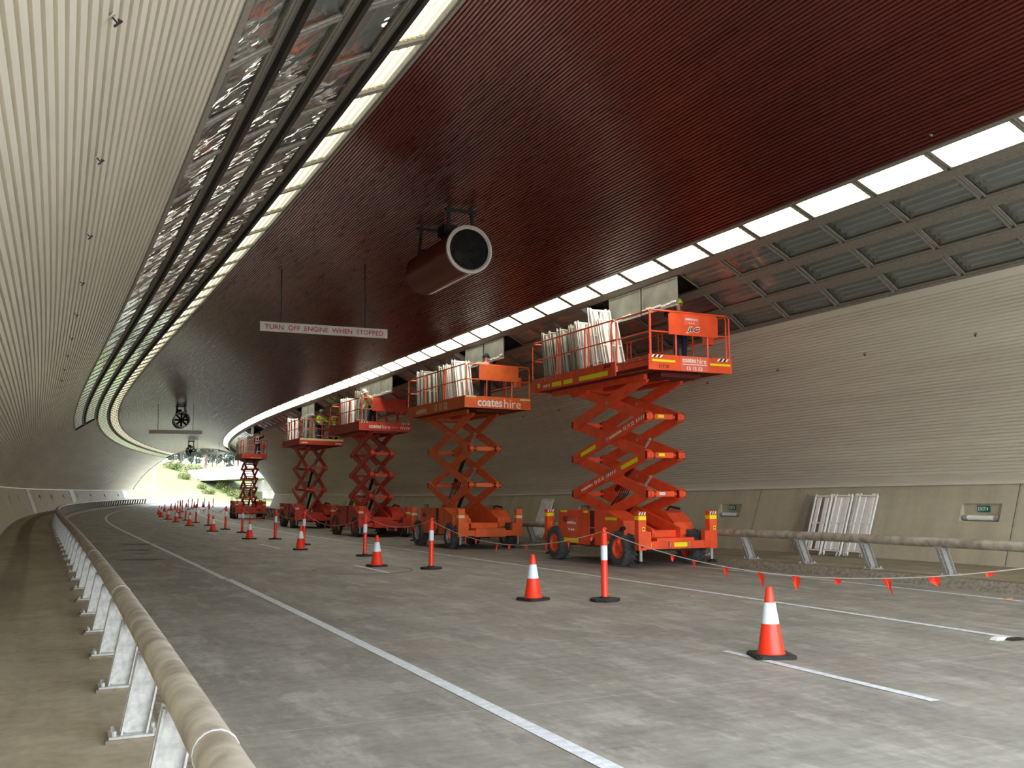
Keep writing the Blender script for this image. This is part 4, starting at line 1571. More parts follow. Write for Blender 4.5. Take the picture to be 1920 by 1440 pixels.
bundle(LIFTS[4], [(.2, -.55, 4, 0, 2, 3, 'g', 0), (.9, -.55, 3, 0, 2, 3, 'g', 0), (1.5, -.55, 3, 0, 1, 3, 'g', 0)], 'farthest')

# frames leaning on the concrete wall
def wall_stack(s0, n, ds, who, tilt=19, strips=(2,), side=0, k0=0, key='w', sc=1.0):
    for i in range(n):
        s = s0 - i * ds
        d = WR - .13 - .04 * (k0 + i)
        M = frame(s, d, FOOT_Z + .06) @ Matrix.Rotation(-math.pi / 2, 4, 'Z') @ Matrix.Rotation(R(-tilt), 4, 'X') @ Matrix.Rotation(R(side + r.uniform(-.8, .8)), 4, 'Y') @ Matrix.Diagonal((sc, 1, 1, 1))
        place_frame(M, 'white louvre frame leaning on the concrete wall, %s' % who, 'louvre frames against the wall, %s' % who, strips[i % len(strips)], M_WHITE if key == 'w' else M_GREYF, key)
wall_stack(19.15, 1, .1, 'dull one left of its stack', strips=(2,), side=5, k0=0, key='g')
wall_stack(17.42, 3, .10, 'right-hand group by the niche', strips=(2,), side=1, k0=0)
wall_stack(18.02, 2, .14, 'middle group by the niche', strips=(2,), side=0, k0=3)
wall_stack(18.48, 1, .10, 'front one with two wide strips', strips=(2,), side=-1, k0=5)
wall_stack(33.4, 4, .2, 'group behind the orange lift', strips=(3,), side=0)
# dark glazed covers leaning between the fourth lift and the portal
M_PANE = mat('dark_cover_sheet', srgb(.20, .22, .20), .15, .3)
def lean_cover(s, label):
    d = WR - .35
    root = empty('glazed_cover', frame(s, d, FOOT_Z + .02) @ Matrix.Rotation(-math.pi / 2, 4, 'Z') @ Matrix.Rotation(R(-19), 4, 'X'), label, 'light panel cover', 'glazed covers leaning on the right wall')
    b = MB()
    w, h = 1.45, 1.5
    for x in (-w / 2, w / 2):
        b.box((x, 0, h / 2), (.07, .04, h), M_WHITE)
    for z in (.03, h - .03):
        b.box((0, 0, z), (w, .04, .05), M_STEEL)
    b.build('outer_frame', root)
    b = MB()
    b.box((0, .005, h / 2), (w - .06, .015, h - .08), M_PANE)
    b.build('pane', root)
lean_cover(59.6, 'dark glazed cover in a white frame leaning on the right wall, farther of two')
lean_cover(57.9, 'dark glazed cover in a white frame leaning on the right wall, nearer of two')
# ================================================================== traffic cones, bollards, bunting
def make_cone():
    root = bpy.data.objects.new('traffic_cone', None)
    COL.objects.link(root)
    b = MB()
    H = .70
    def rad(z):
        return .135 - (z - .04) / (H - .04) * .105
    zs = [.04, .26, .275, .52, .535, .69, .70]
    b.lathe([(rad(.04) + .012, .035), (rad(.055), .055), (rad(.54), .54), (rad(.69), .69), (rad(.70) - .006, .70), (.018, .695)], M_CONE, n=32, cap=False)
    b.lathe([(.018, .695), (.016, .5)], M_DARK, n=32, cap=False)
    b.build('cone_body', root, smooth=True)
    b = MB()
    b.lathe([(rad(.34) + .0025, .335), (rad(.34) + .0025, .34), (rad(.54) + .0025, .54), (rad(.54), .545)], M_REFL, n=32, cap=False)
    b.build('reflective_collar', root, smooth=True)
    b = MB()
    pts = []
    for k in range(4):
        a = math.pi / 2 * k + math.pi / 4
        for da in (-.12, .12):
            pts.append((math.cos(a + da) * .262, math.sin(a + da) * .262))
    b.prism(pts, 0.0, .034, M_CONEB)
    b.prism([(x * .92, y * .92) for x, y in pts], .034, .04, M_CONE if False else M_CONEB)
    for k in range(4):
        a = math.pi / 2 * k + math.pi / 4
        b.box((math.cos(a) * .21, math.sin(a) * .21, .038), (.06, .06, .012), M_CONEB, Matrix.Identity(4))
    b.build('base', root)
    return root
cone0 = make_cone()
cone_used = False
def cone(s, d, label, yaw=0.0, tilt=0.0):
    global cone_used
    M = frame(s, d, 0, yaw=yaw)
    o = cone0 if not cone_used else copy_tree(cone0)
    cone_used = True
    o.matrix_world = M
    tag(o, label, 'traffic cone', 'traffic cones along the lane dashes')
CONES = [(8.2, 6.55, 'orange traffic cone with white collar at the head of the nearest lane dash'),
         (13.97, 6.72, 'orange traffic cone in front of the nearest bollard'),
         (21.84, 6.71, 'orange traffic cone standing on the dash inside the round tyre mark'),
         (29.24, 6.76, 'orange traffic cone overlapping the fourth bollard'),
         (36.96, 6.76, 'orange traffic cone beside the fifth bollard, left of it'),
         (45.25, 6.72, 'orange traffic cone below the farthest lift, sixth from the camera'),
         (53.68, 6.74, 'orange traffic cone, seventh from the camera'),
         (61.08, 6.75, 'orange traffic cone, eighth from the camera'),
         (67.59, 6.73, 'orange traffic cone, ninth from the camera'),
         (74.9, 6.60, 'orange traffic cone, tenth from the camera'),
         (83.5, 6.6, 'orange traffic cone, eleventh from the camera'),
         (97.2, 6.81, 'small distant traffic cone, leftmost of the far group'),
         (104.1, 7.1, 'small distant traffic cone, second from left in the far group'),
         (108.7, 7.24, 'small distant traffic cone, third from left in the far group'),
         (123.8, 8.16, 'small distant traffic cone near the portal, nearer of three'),
         (129.2, 8.68, 'small distant traffic cone near the portal, middle of three'),
         (131.6, 9.15, 'small distant traffic cone near the portal, farthest of three')]
for k, (s, d, lab) in enumerate(CONES):
    cone(s, d, lab, yaw=R((k * 37) % 50 - 20))

def make_bollard():
    root = bpy.data.objects.new('bollard', None)
    COL.objects.link(root)
    b = MB()
    b.lathe([(.058, .05), (.054, .06), (.05, .62)], M_CONE, n=24, cap=False)
    b.lathe([(.05, .84), (.05, .99), (.052, 1.0), (.046, 1.03), (.03, 1.05), (.028, 1.08), (.0, 1.085)], M_CONE, n=24, cap=False)
    b.build('post', root, smooth=True)
    b = MB()
    b.lathe([(.05, .62), (.0525, .62), (.0525, .84), (.05, .84)], M_REFL, n=24, cap=False)
    b.build('reflective_sleeve', root, smooth=True)
    b = MB()
    b.tube([(-.02, 0, 1.07), (0, 0, 1.105), (.035, 0, 1.10), (.04, 0, 1.075)], .012, M_CONE, n=8)
    b.build('cap_loop', root)
    b = MB()
    pts = [(math.cos(2 * math.pi * (k + .5) / 8) * .235, math.sin(2 * math.pi * (k + .5) / 8) * .235) for k in range(8)]
    b.prism(pts, 0, .045, M_CONEB)
    b.lathe([(.09, .045), (.075, .065), (.06, .07)], M_CONEB, n=20)
    b.build('rubber_base', root)
    return root
bol0 = make_bollard()
BOLS = [(5.9, 8.2), (13.32, 7.62), (20.54, 7.53), (25.55, 7.58), (32.14, 7.57), (36.67, 7.63), (43.73, 7.72), (47.96, 7.68), (54.15, 7.74), (59.7, 7.72), (65.24, 7.63), (71.5, 7.7),
        (88.3, 8.01), (92.0, 8.2), (95.9, 8.36), (107.8, 8.55), (114.7, 8.57), (122.4, 8.65), (125.1, 9.19), (128.2, 9.93)]
for k, (s, d) in enumerate(BOLS):
    if k == 0:
        lab = 'orange bollard just outside the right edge that ends the bunting'
        pass
    M = frame(s, d, 0)
    o = bol0 if k == 0 else copy_tree(bol0)
    o.matrix_world = M
    names = {1: 'nearest orange bollard with white sleeve, in front of the red lift', 2: 'orange bollard in front of the orange lift, second nearest', 3: 'orange bollard in front of the dimly lit red lift, third nearest'}
    tag(o, lab if k == 0 else names.get(k, 'orange bollard with white sleeve, %s in the row from the camera' % (['', '', '', '', 'fourth', 'fifth', 'sixth', 'seventh', 'eighth', 'ninth', 'tenth', 'eleventh', 'twelfth', 'thirteenth', 'fourteenth', 'fifteenth', 'sixteenth', 'seventeenth', 'eighteenth', 'nineteenth'][k])), 'bollard', 'orange bollards along the work zone')

M_FLAG = mat('flag_orange', srgb(.98, .26, .16), .6)
M_ROPE = mat('pale_rope', srgb(.78, .76, .72), .7)
def bunting(k, sag, flags, label):
    s0, d0 = BOLS[k]
    s1, d1 = BOLS[k + 1]
    za, zb = (1.06, 1.06)
    root = empty('bunting_line', frame(s1, d1, 1.06, level=True), label, 'bunting', 'bunting spans between bollards')
    inv = root.matrix_world.inverted()
    A, B = W(s0, d0, za), W(s1, d1, zb)
    def P(t):
        p = A + (B - A) * t
        p.z -= sag * 4 * t * (1 - t)
        return inv @ p
    b = MB()
    b.tube([P(i / 24) for i in range(25)], .006, M_ROPE, n=5)
    b.build('rope', root)
    rr_ = random.Random(40 + k)
    for t, w, h, tw, skew in flags(rr_):
        p = P(t)
        q = P(min(1, t + .01))
        dr = (q - p).normalized()
        b = MB()
        dn = Vector((math.sin(tw) * .25, math.sin(tw) * .3, -1)).normalized()
        a_, c_ = p - dr * w / 2, p + dr * w / 2
        m1 = p + dn * h * .5 + dr * (skew * .5) + Vector((.02, .02, 0))
        e = p + dn * h + dr * skew
        m0 = (a_ + e) / 2 + Vector((rr_.uniform(-.02, .02), rr_.uniform(-.02, .02), 0))
        m2 = (c_ + e) / 2 + Vector((rr_.uniform(-.02, .02), rr_.uniform(-.02, .02), 0))
        b.add([a_, c_, m2, m1, m0, e, p], [(0, 6, 3, 4), (6, 1, 2, 3), (4, 3, 5), (3, 2, 5)], M_FLAG)
        o = b.build('flag', root, recalc=False)
def fl_near(rr_):
    return [(.045, .13, .15, .3, .03), (.128, .14, .05, .2, .06), (.216, .15, .11, .8, -.05), (.295, .13, .20, .1, -.09), (.386, .13, .09, .5, 0), (.47, .13, .17, 0, -.01), (.55, .11, .19, .3, -.04), (.632, .11, .16, .6, .0), (.716, .10, .17, .2, .0), (.778, .10, .10, .6, .0), (.868, .11, .09, .9, .04), (.944, .11, .13, .3, 0)]
def fl(n):
    def g(rr_):
        return [((i + .5) / n + rr_.uniform(-.02, .02), .12, rr_.uniform(.08, .2), rr_.uniform(0, 1.2), rr_.uniform(-.05, .06)) for i in range(n)]
    return g
bunting(0, .40, fl_near, 'string of small orange flags from the nearest bollard to the right edge')
for k in range(1, 10):
    n = max(4, int(round(math.dist(W(*BOLS[k], 0), W(*BOLS[k + 1], 0)) / .75)))
    bunting(k, (.36, .22, .34, .24, .34, .24, .3, .28, .28, .28)[k - 1], fl(n), 'string of small orange flags between bollards, %s span from the nearest bollard' % ['', 'first', 'second', 'third', 'fourth', 'fifth', 'sixth', 'seventh', 'eighth', 'ninth'][k])

# litter
def scrap(name, s, d, z, pts, h, m, label, cat='litter'):
    b = MB()
    n = len(pts)
    vs = [(x, y, 0) for x, y in pts] + [(x * .7, y * .7, h) for x, y in pts]
    b.add(vs, [tuple(range(n))[::-1], tuple(range(n, 2 * n))] + [(i, (i + 1) % n, n + (i + 1) % n, n + i) for i in range(n)], m)
    o = b.build(name)
    o.matrix_world = frame(s, d, z)
    return tag(o, label, cat)
M_PAPER = mat('paper_white', srgb(.86, .86, .84), .7)
M_LEAF = mat('dry_leaf', srgb(.72, .50, .25), .8)
P5 = [(-.09, -.05), (.08, -.07), (.11, .03), (.0, .08), (-.1, .04)]
scrap('crumpled_paper', 7.97, 9.52, .0, P5, .03, M_PAPER, 'crumpled white paper on the lane line at the right edge')
scrap('crumpled_rag', 7.88, 9.67, .0, [(x * 1.4, y * 1.2) for x, y in P5], .02, M_DARK, 'dark flattened rag beside the crumpled paper')
scrap('fallen_leaf', 13.3, 9.2, .0, [(x * .5, y * .5) for x, y in P5], .012, M_LEAF, 'small tan leaf on the road behind the nearest cone')
scrap('fallen_leaf', 10.65, 13.07, .0, [(x * .9, y * .7) for x, y in P5], .015, M_LEAF, 'orange leaf near the right kerb at the right edge')
scrap('crumpled_paper', 14.4, 16.2, FOOT_Z, [(x * 1.1, y) for x, y in P5], .04, M_PAPER, 'crumpled white paper on the right footway below the EXIT sign')
scrap('fallen_leaf', 7.7, -.55, FOOT_Z, [(x * .4, y * .4) for x, y in P5], .012, mat('brown_leaf', srgb(.33, .22, .14), .8), 'small brown leaf on the left footway beside a rail post')
scrap('fallen_leaf', 5.2, 2.9, .0, [(x * .5, y * .5) for x, y in P5], .012, MATS['brown_leaf'], 'small brown leaf on the road near the left edge line')

# ================================================================== people
def skin(name, joints, edges, m, parent, sub=1):
    """joints: list of (pos, radius)"""
    me = bpy.data.meshes.new(name)
    me.from_pydata([j[0] for j in joints], edges, [])
    o = bpy.data.objects.new(name, me)
    COL.objects.link(o)
    md = o.modifiers.new('skin', 'SKIN')
    md.use_smooth_shade = True
    sv = me.skin_vertices[0].data
    for i, j in enumerate(joints):
        rr = j[1] if isinstance(j[1], tuple) else (j[1], j[1])
        sv[i].radius = rr
    sv[0].use_root = True
    ss = o.modifiers.new('sub', 'SUBSURF')
    ss.levels = sub
    ss.render_levels = sub
    dg = bpy.context.evaluated_depsgraph_get()
    dg.update()
    nm = bpy.data.meshes.new_from_object(o.evaluated_get(dg))
    bpy.data.objects.remove(o)
    bpy.data.meshes.remove(me)
    nm.name = name
    nm.materials.clear()
    nm.materials.append(m)
    nm.polygons.foreach_set('use_smooth', [True] * len(nm.polygons))
    o = bpy.data.objects.new(name, nm)
    COL.objects.link(o)
    if parent is not None:
        o.parent = parent
    return o
ARMS = {
    'down': ((.25, .0, 1.18), (.27, -.06, .95), (.26, -.10, .87)),
    'up': ((.30, -.12, 1.58), (.26, -.22, 1.85), (.25, -.22, 1.93)),
    'forward': ((.24, -.14, 1.20), (.17, -.38, 1.18), (.15, -.46, 1.18)),
    'half': ((.27, -.06, 1.18), (.24, -.28, 1.06), (.22, -.36, 1.06)),
    'reach': ((.27, -.2, 1.45), (.22, -.42, 1.62), (.2, -.5, 1.67)),
}
def person(M, label, left='down', right='down', lean=0.0, shirt=None, trousers=None, helmet=None, bands=True, scale=1.0, stride=.10, group=None):
    shirt = shirt or M_HIVIS
    trousers = trousers or M_NAVY
    helmet = helmet or M_HELMET
    root = empty('person', M @ Matrix.Scale(scale, 4), label, 'person', group)
    hip = .95
    def bend(p):
        x, y, z = p
        if z > hip:
            c, s_ = math.cos(lean), math.sin(lean)
            dz = z - hip
            return (x, y * c - dz * s_, hip + dz * c + y * s_)
        return p
    J, E_ = [], []
    def j(p, r_):
        J.append((bend(p), r_))
        return len(J) - 1
    pel = j((0, 0, .96), (.15, .105))
    wai = j((0, 0, 1.10), (.135, .10))
    che = j((0, .0, 1.30), (.165, .115))
    sho = j((0, .01, 1.43), (.13, .09))
    nek = j((0, .0, 1.51), .055)
    jaw = j((0, -.015, 1.58), (.065, .075))
    hed = j((0, -.01, 1.67), (.078, .095))
    crn = j((0, .0, 1.745), (.055, .07))
    E_ += [(pel, wai), (wai, che), (che, sho), (sho, nek), (nek, jaw), (jaw, hed), (hed, crn)]
    arms = {}
    for sx, kind in ((-1, left), (1, right)):
        e_, w_, h_ = ARMS[kind]
        a = j((sx * .19, 0, 1.41), .062)
        b_ = j((sx * e_[0], e_[1], e_[2]), .045)
        c = j((sx * w_[0], w_[1], w_[2]), .030)
        d = j((sx * h_[0], h_[1], h_[2]), (.040, .022))
        E_ += [(sho, a), (a, b_), (b_, c), (c, d)]
        arms[sx] = (a, b_, c, d)
        dirv = (Vector(J[d][0]) - Vector(J[c][0])).normalized()
        side = dirv.cross(Vector((0, 0, 1)))
        if side.length < .1:
            side = Vector((0, 1, 0))
        side.normalize()
        for q in range(4):
            o_ = (q - 1.5) * .018
            base = Vector(J[d][0]) + dirv * .035 + side * o_
            f1 = len(J)
            J.append((tuple(base), .009))
            J.append((tuple(base + dirv * (.045 - abs(q - 1.4) * .006) + Vector((0, 0, -.008))), .008))
            E_ += [(d, f1), (f1, f1 + 1)]
        tb = len(J)
        J.append((tuple(Vector(J[d][0]) + side * -.035 * sx + dirv * .01), .010))
        E_.append((d, tb))
    legs = {}
    for sx in (-1, 1):
        y = sx * stride
        a = j((sx * .095, 0, .90), .088)
        b_ = j((sx * .115, -.03 + y * .4, .50), .062)
        c = j((sx * .12, .02 + y, .10), .042)
        d = j((sx * .13, -.12 + y, .05), (.045, .035))
        E_ += [(pel, a), (a, b_), (b_, c), (c, d)]
        legs[sx] = (a, b_, c, d)
    skin('body', J, E_, M_SKIN, root)
    # face: nose, eyes, ears
    hd = Vector(J[hed][0])
    b = MB()
    b.prism([(-.012, -.02), (.012, -.02), (.0, .025)], 0, -.022, M_SKIN, 'xz', Matrix.Translation(hd + Vector((0, -.085, -.01))))
    for sx in (-1, 1):
        b.lathe([(.0, -.01), (.009, 0), (.0, .01)], M_BLK, n=8, M=Matrix.Translation(hd + Vector((sx * .03, -.088, .015))))
        b.box(tuple(hd + Vector((sx * .083, 0, -.005))), (.015, .03, .05), M_SKIN)
    b.box(tuple(hd + Vector((0, -.082, -.055))), (.04, .01, .008), mat('lips', srgb(.6, .35, .3), .6))
    b.build('face', root)
    # shirt
    def sub(ids, edges, m, nm, grow):
        mp = {i: n for n, i in enumerate(ids)}
        JJ = []
        for i in ids:
            r_ = J[i][1]
            r_ = r_ if isinstance(r_, tuple) else (r_, r_)
            JJ.append((J[i][0], (r_[0] + grow, r_[1] + grow)))
        return skin(nm, JJ, [(mp[a], mp[b]) for a, b in edges], m, root)
    sa, sb = arms[-1], arms[1]
    sub([pel, wai, che, sho, sa[0], sa[1], sa[2], sb[0], sb[1], sb[2]], [(pel, wai), (wai, che), (che, sho), (sho, sa[0]), (sa[0], sa[1]), (sa[1], sa[2]), (sho, sb[0]), (sb[0], sb[1]), (sb[1], sb[2])], shirt, 'shirt', .016)
    la, lb = legs[-1], legs[1]
    sub([pel, la[0], la[1], la[2], lb[0], lb[1], lb[2]], [(pel, la[0]), (la[0], la[1]), (la[1], la[2]), (pel, lb[0]), (lb[0], lb[1]), (lb[1], lb[2])], trousers, 'trousers', .018)
    for l_ in (la, lb):
        b = MB()
        c = Vector(J[l_[2]][0])
        b.box((c.x, c.y - .05, .045), (.105, .29, .09), M_BLACK, taper=(.8, .85))
        b.box((c.x, c.y + .02, .12), (.11, .13, .10), M_BLACK, taper=(.9, .9))
        b.build('boot', root)
    if bands:
        b = MB()
        def ring(c, rx, ry, h, M_=None):
            pts = [(rx * math.cos(2 * math.pi * k / 20), ry * math.sin(2 * math.pi * k / 20)) for k in range(20)]
            b.prism(pts, -h / 2, h / 2, M_SILVER, 'xy', Matrix.Translation(c) @ Matrix.Rotation(lean, 4, 'X'))
        ring(Vector(bend((0, 0, 1.17))), .172, .138, .05)
        ring(Vector(bend((0, 0, 1.02))), .182, .142, .05)
        for l_ in (la, lb):
            c = Vector(J[l_[1]][0])
            ring(Vector((c.x, c.y, .42)), .084, .084, .05)
        for sx in (-1, 1):
            for yy in (-.128, .138):
                c = Vector(bend((sx * .09, yy, 1.30)))
                b.box((0, 0, 0), (.045, .012, .24), M_SILVER, Matrix.Translation(c) @ Matrix.Rotation(lean, 4, 'X'))
        b.build('reflective_band', root)
    b = MB()
    Mh = Matrix.Translation(hd + Vector((0, 0, .03))) @ Matrix.Rotation(lean * .6, 4, 'X')
    b.lathe([(.112, .0), (.114, .03), (.10, .085), (.065, .125), (.0, .138)], helmet, n=24, M=Mh, cap=False)
    b.lathe([(.10, -.004), (.128, -.008), (.128, .002), (.112, .006)], helmet, n=24, M=Mh, cap=False)
    b.box((0, -.13, -.002), (.15, .06, .01), helmet, Mh)
    b.build('helmet', root, smooth=True)
    return root
def on_lift(k, x, y, yaw):
    L_ = LIFTS[k]
    return frame(L_['s'], L_['d']) @ Matrix.Translation((x, y, L_['plat'][3] + .11)) @ Matrix.Rotation(yaw, 4, 'Z')
WG = None
person(on_lift(0, .16, -1.95, R(160)), 'person on the nearest lift behind the JLG board, yellow-green helmet and navy trousers, reaching up', 'reach', 'reach', .2, shirt=M_NAVY, helmet=M_HIVIS, bands=False, scale=.92)
person(on_lift(1, -.10, -2.1, R(150)), 'person in navy behind the orange board of the second lift, arm raised to the ceiling', 'up', 'down', .25, shirt=M_NAVY, helmet=M_NAVY, bands=False, scale=.95)
M_CREAMS = mat('cream_shirt', srgb(.93, .85, .60), .8)
person(on_lift(2, -.35, -1.3, R(-70)), 'person bending forward on the third lift, cream shirt and white helmet', 'forward', 'half', .75, shirt=M_CREAMS, bands=False)
person(on_lift(3, .15, -1.35, R(20)), 'person on the fourth lift, yellow-green shirt and pale helmet, left of two', 'half', 'forward', .08, group=None)
person(on_lift(3, .85, -1.5, R(-25)), 'person on the fourth lift, yellow-green shirt and pale helmet, right of two', 'down', 'half', .1)
person(on_lift(4, .30, -1.4, R(150)), 'person in dark navy clothes with a pale band, reaching up on the farthest lift', 'reach', 'half', .12, shirt=M_NAVY, helmet=M_DARK)
person(frame(47.3, 13.95, 0, level=True) @ Matrix.Rotation(R(165), 4, 'Z'), 'person standing on the road behind the third lift, yellow-green shirt, grey helmet, seen from behind', 'half', 'half', .05, helmet=M_SIGN)

# things lying on the platforms
def on_deck(name, k, x, y, build, label, cat, yaw=0):
    L_ = LIFTS[k]
    root = empty(name, frame(L_['s'], L_['d']) @ Matrix.Translation((x, y, L_['plat'][3] + .105)) @ Matrix.Rotation(yaw, 4, 'Z'), label, cat)
    build(root)
    return root
def tub(root):
    b = MB()
    b.lathe([(.0, .01), (.20, .01), (.26, .20), (.275, .20), (.275, .22), (.25, .22), (.20, .03), (0, .03)], M_GREENB, n=28, cap=False)
    b.build('bowl', root, smooth=True)
def rags(root):
    b = MB()
    rr_ = random.Random(5)
    n, m_ = 14, 10
    vs = []
    for i in range(m_):
        for k in range(n):
            t = 2 * math.pi * k / n
            q = i / (m_ - 1)
            rad_ = .24 * (1 - q ** 2) * (1 + .25 * math.sin(5 * t + i)) + .01
            vs.append((math.cos(t) * rad_ + .06 * math.sin(i * 2), math.sin(t) * rad_, .02 + .48 * q))
    b.add(vs, [(i * n + k, i * n + (k + 1) % n, (i + 1) * n + (k + 1) % n, (i + 1) * n + k) for i in range(m_ - 1) for k in range(n)], M_RAG)
    b.build('cloth', root, smooth=True)
on_deck('plastic_tub', 0, -.62, 2.12 - .05, tub, 'green plastic tub on the nearest lift platform', 'tub')
def bag(root):
    b = MB()
    b.box((0, 0, .12), (.34, .22, .24), M_BLACK, taper=(.8, .7))
    b.build('bag_body', root)
    b = MB()
    b.tube([(-.1, 0, .22), (-.08, 0, .33), (.08, 0, .33), (.1, 0, .22)], .015, M_BLACK, n=6)
    b.build('strap', root)
on_deck('cloth_bundle', 0, -.30, 1.62, rags, 'bundle of pale cloth on the nearest lift behind the green tub', 'cloth')
on_deck('tool_bag', 0, -.75, .55, bag, 'black tool bag among the frames on the nearest lift', 'bag')
on_deck('tool_bag', 1, -.6, .5, bag, 'black tool bag on the orange lift platform', 'bag')
on_deck('tool_bag', 3, -.45, -.9, bag, 'dark tool bag on the fourth lift at the workers\' feet', 'bag')
on_deck('tool_bag', 3, -.95, 1.6, bag, 'dark tool bag at the rear corner of the fourth lift', 'bag')
def crate(root):
    b = MB()
    b.box((0, 0, .17), (.42, .3, .34), MATS['worn_pink'])
    b.build('box_body', root)
    b = MB()
    b.box((0, 0, .35), (.44, .32, .03), M_SIGN)
    b.build('lid', root)
on_deck('storage_box', 2, -.85, -1.15, crate, 'pale storage box at the front corner of the dimly lit red lift', 'box')
on_deck('storage_box', 4, -.3, -1.75, crate, 'pale storage box at the front of the farthest lift', 'box')

# ================================================================== outside the far portal
M_GRASS = mat('sunlit_grass', srgb(.34, .40, .19), .95, noise=.5, nscale=.06, col2=srgb(.44, .43, .30), bump=0)
M_DIRT = mat('dry_slope', srgb(.70, .62, .45), .95, noise=.4, nscale=.2, col2=srgb(.55, .62, .32))
M_GROUND = mat('outside_ground', srgb(.56, .55, .50), .95, noise=.2, nscale=.05)
M_BRIDGE = mat('pale_bridge_concrete', srgb(.82, .81, .78), .8, noise=.1, nscale=.3)
def sstep(a, b, x):
    t = max(0, min(1, (x - a) / (b - a)))
    return t * t * (3 - 2 * t)
b = MB()
b.add([(-500, -400, -.35), (500, -400, -.35), (500, 800, -.35), (-500, 800, -.35)], [(0, 1, 2, 3)], M_GROUND)
g = b.build('ground_outside', recalc=False)
g['kind'] = 'structure'
def hill(x, y):
    q = y - (141 + .55 * (x + 65))
    e = 8.2 * sstep(0, 85, q) * (1 - .55 * sstep(-82, -50, x)) + 1.5 * sstep(60, 160, q)
    e += .5 * math.sin(x * .11 + y * .05) * sstep(5, 40, q)
    return e - .12 + (.18 if q > -2 else 0)
vs, fs = [], []
NX, NY = 60, 50
for j_ in range(NY + 1):
    for i in range(NX + 1):
        x = -150 + 140 * i / NX
        y = 136 + 170 * j_ / NY
        vs.append((x, y, hill(x, y)))
for j_ in range(NY):
    for i in range(NX):
        a = j_ * (NX + 1) + i
        fs.append((a, a + 1, a + NX + 2, a + NX + 1))
b = MB()
b.add(vs, fs, M_GRASS)
g = b.build('grass_hill', smooth='full', recalc=False)
g['kind'] = 'structure'
# overpass
b = MB()
A, B = Vector((-84, 243, 0)), Vector((-26, 148, 0))
dirb = (B - A).normalized()
sd_ = Vector((dirb.y, -dirb.x, 0))
def slab(off, w, z0, z1, m, a=A, c=B):
    a2, c2 = a + sd_ * off, c + sd_ * off
    vs = []
    for p_ in (a2, c2):
        for q, z in ((-w / 2, z0), (w / 2, z0), (w / 2, z1), (-w / 2, z1)):
            vs.append((p_.x + sd_.x * q, p_.y + sd_.y * q, z))
    b.add(vs, [(0, 1, 2, 3), (7, 6, 5, 4), (0, 4, 5, 1), (1, 5, 6, 2), (2, 6, 7, 3), (3, 7, 4, 0)], m)
root = empty('overpass_bridge', Matrix.Translation((-45, 180, 0)), 'pale concrete overpass crossing beyond the portal', 'bridge')
slab(0, 10, 4.0, 4.9, M_BRIDGE)
o = b.build('deck', root)
o.matrix_local = root.matrix_world.inverted()
for off in (-5, 5):
    b = MB()
    slab(off, .35, 4.3, 6.3, M_BRIDGE)
    o = b.build('parapet', root)
    o.matrix_local = root.matrix_world.inverted()
for t_ in (.70,):
    c = A + (B - A) * t_
    b = MB()
    b.lathe([(1.1, -.3), (1.1, 2.0), (1.25, 2.05), (1.25, 2.2)], M_BRIDGE, n=24, M=Matrix.Translation((c.x, c.y, 0)))
    b.box((c.x, c.y, 3.1), (1.4, 1.4, 1.9), M_BRIDGE)
    o = b.build('pier', root)
    o.matrix_local = root.matrix_world.inverted()
b = MB()
c = A + (B - A) * .60
b.box((c.x + 6, c.y + 12, 1.9), (16, 3, 4.2), M_BRIDGE)
o = b.build('abutment', root)
o.matrix_local = root.matrix_world.inverted()
# lamp pole
root = empty('lamp_pole', Matrix.Translation((-54.5, 150.5, -.1)), 'pale slender pole on the grass outside the portal, left', 'pole')
b = MB()
b.tube([(0, 0, 0), (0, 0, 6.5), (0, 0, 12)], [.13, .11, .08], M_SIGN, n=12)
b.build('shaft', root)
b = MB()
b.bar((0, 0, 12), (1.6, .4, 12.3), .08, .08, M_SIGN)
b.box((1.9, .5, 12.3), (.7, .3, .12), M_SIGN)
b.build('lamp_arm', root)

M_LEAF1 = mat('gum_leaves', srgb(.24, .29, .25), .8, noise=.4, nscale=.6, col2=srgb(.36, .41, .38))
M_LEAF2 = mat('bush_leaves', srgb(.36, .42, .22), .85, noise=.4, nscale=.8, col2=srgb(.44, .44, .28))
M_TRUNK = mat('gum_bark', srgb(.45, .38, .33), .8, noise=.4, nscale=1.2)
def foliage_mesh(name, n, clumps, leaf, m, seed):
    rr_ = random.Random(seed)
    vs, fs = [], []
    for k in range(n):
        cx, cy, cz, cr = clumps[rr_.randrange(len(clumps))]
        while True:
            p_ = Vector((rr_.uniform(-1, 1), rr_.uniform(-1, 1), rr_.uniform(-1, 1)))
            if p_.length < 1:
                break
        p_ = Vector((cx, cy, cz)) + Vector((p_.x * cr, p_.y * cr, p_.z * cr * .75))
        u = Vector((rr_.uniform(-1, 1), rr_.uniform(-1, 1), rr_.uniform(-1, 1))).normalized()
        w_ = u.cross(Vector((rr_.uniform(-1, 1), rr_.uniform(-1, 1), rr_.uniform(-1, 1)))).normalized()
        l_ = leaf * rr_.uniform(.6, 1.3)
        o_ = len(vs)
        vs += [p_ - u * l_, p_ + w_ * l_ * .45, p_ + u * l_, p_ - w_ * l_ * .45]
        fs.append((o_, o_ + 1, o_ + 2, o_ + 3))
    me = bpy.data.meshes.new(name)
    me.from_pydata([tuple(v) for v in vs], [], fs)
    me.materials.append(m)
    me.update()
    return me
TREES = []
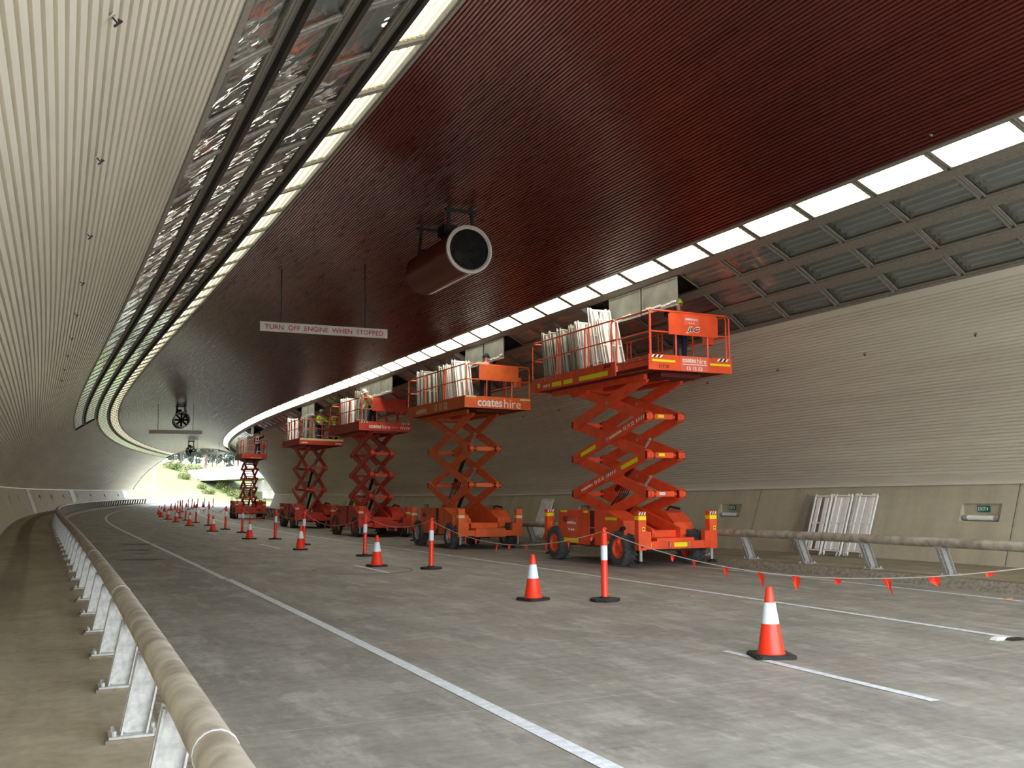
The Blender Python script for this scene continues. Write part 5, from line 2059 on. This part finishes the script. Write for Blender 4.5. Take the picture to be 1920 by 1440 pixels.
for v in range(3):
    rr_ = random.Random(100 + v)
    H_ = 8 + 2 * v
    tr = MB()
    top = (rr_.uniform(-1, 1), rr_.uniform(-1, 1), H_ * .8)
    tr.tube([(0, 0, -1), (rr_.uniform(-.3, .3), .2, H_ * .3), (top[0] * .6, top[1] * .6, H_ * .6), top], [.26, .2, .12, .05], M_TRUNK, n=8)
    clumps = []
    for k in range(11):
        t_ = rr_.uniform(.02, .6)
        a_ = rr_.uniform(0, 6.28)
        ln = rr_.uniform(.8, 1.6)
        p0 = (top[0] * t_, top[1] * t_, H_ * t_)
        p1 = (p0[0] + math.cos(a_) * ln, p0[1] + math.sin(a_) * ln, p0[2] + ln * .8)
        tr.tube([p0, tuple((p0[i] + p1[i]) / 2 for i in range(3)), p1], [.14, .09, .04], M_TRUNK, n=6)
        clumps.append((p1[0], p1[1], p1[2] + .4, rr_.uniform(.9, 1.5)))
    clumps.append((top[0], top[1], H_ * .85, 2.4))
    tr_o = None
    TREES.append((tr, foliage_mesh('foliage', 2200, clumps, .30, M_LEAF1, 200 + v)))
tproto = {}
tp = []
rr_ = random.Random(77)
for k in range(30):
    for q_ in range(60):
        D_ = rr_.uniform(228, 288)
        px = rr_.uniform(250, 480)
        x_ = (px - 960) / 1850 * D_
        if all(math.hypot(x_ - a_[0], D_ - a_[1]) > 6.6 for a_ in tp):
            tp.append((x_, D_, k % 3, rr_.uniform(.8, 1.1), rr_.uniform(0, 6.28)))
            break
KINDS = ['pale-trunked gum tree with open crown beyond the grass hill', 'tall pale-trunked gum tree beyond the grass hill', 'tallest spreading gum tree beyond the overpass and hill']
for x, y, v, sc, ya in tp:
    M = Matrix.Translation((x, y, hill(x, y) - .2)) @ Matrix.Rotation(ya, 4, 'Z') @ Matrix.Scale(sc, 4)
    if v not in tproto:
        root = empty('gum_tree', M, KINDS[v], 'tree', 'gum trees beyond the hill, kind with %s crown' % ('open', 'tall', 'spreading')[v])
        TREES[v][0].build('trunk', root, smooth=True)
        f_ = bpy.data.objects.new('foliage', TREES[v][1])
        COL.objects.link(f_)
        f_.parent = root
        tproto[v] = root
    else:
        copy_tree(tproto[v], None, M)
bm_ = foliage_mesh('foliage', 900, [(-1.2, 0, .9, 1.2), (0, .3, 1.1, 1.4), (1.3, -.1, .8, 1.1), (.4, -.5, .6, 1.0)], .22, M_LEAF2, 9)
bushes = [(-70.5, 206, 1.0), (-67.0, 208, 1.1), (-63.5, 211, 1.0), (-60.5, 200, .85), (-56.5, 192, .8), (-52.8, 185, .75), (-65.0, 196, .8), (-49.5, 177, .7), (-46.8, 171, .6), (-58.3, 186, .6), (-54.6, 178, .55)]
for k, (x, y, sc) in enumerate(bushes):
    f_ = bpy.data.objects.new('bush', bm_)
    COL.objects.link(f_)
    f_.matrix_world = Matrix.Translation((x, y, hill(x, y) - .1)) @ Matrix.Rotation(k * 1.3, 4, 'Z') @ Matrix.Scale(sc, 4)
    tag(f_, 'low yellow-green bush on the slope beyond the portal, %s from the left' % ordinal(sorted(range(len(bushes)), key=lambda q: bushes[q][0] / bushes[q][1]).index(k) + 1), 'bush', 'bushes on the slope')
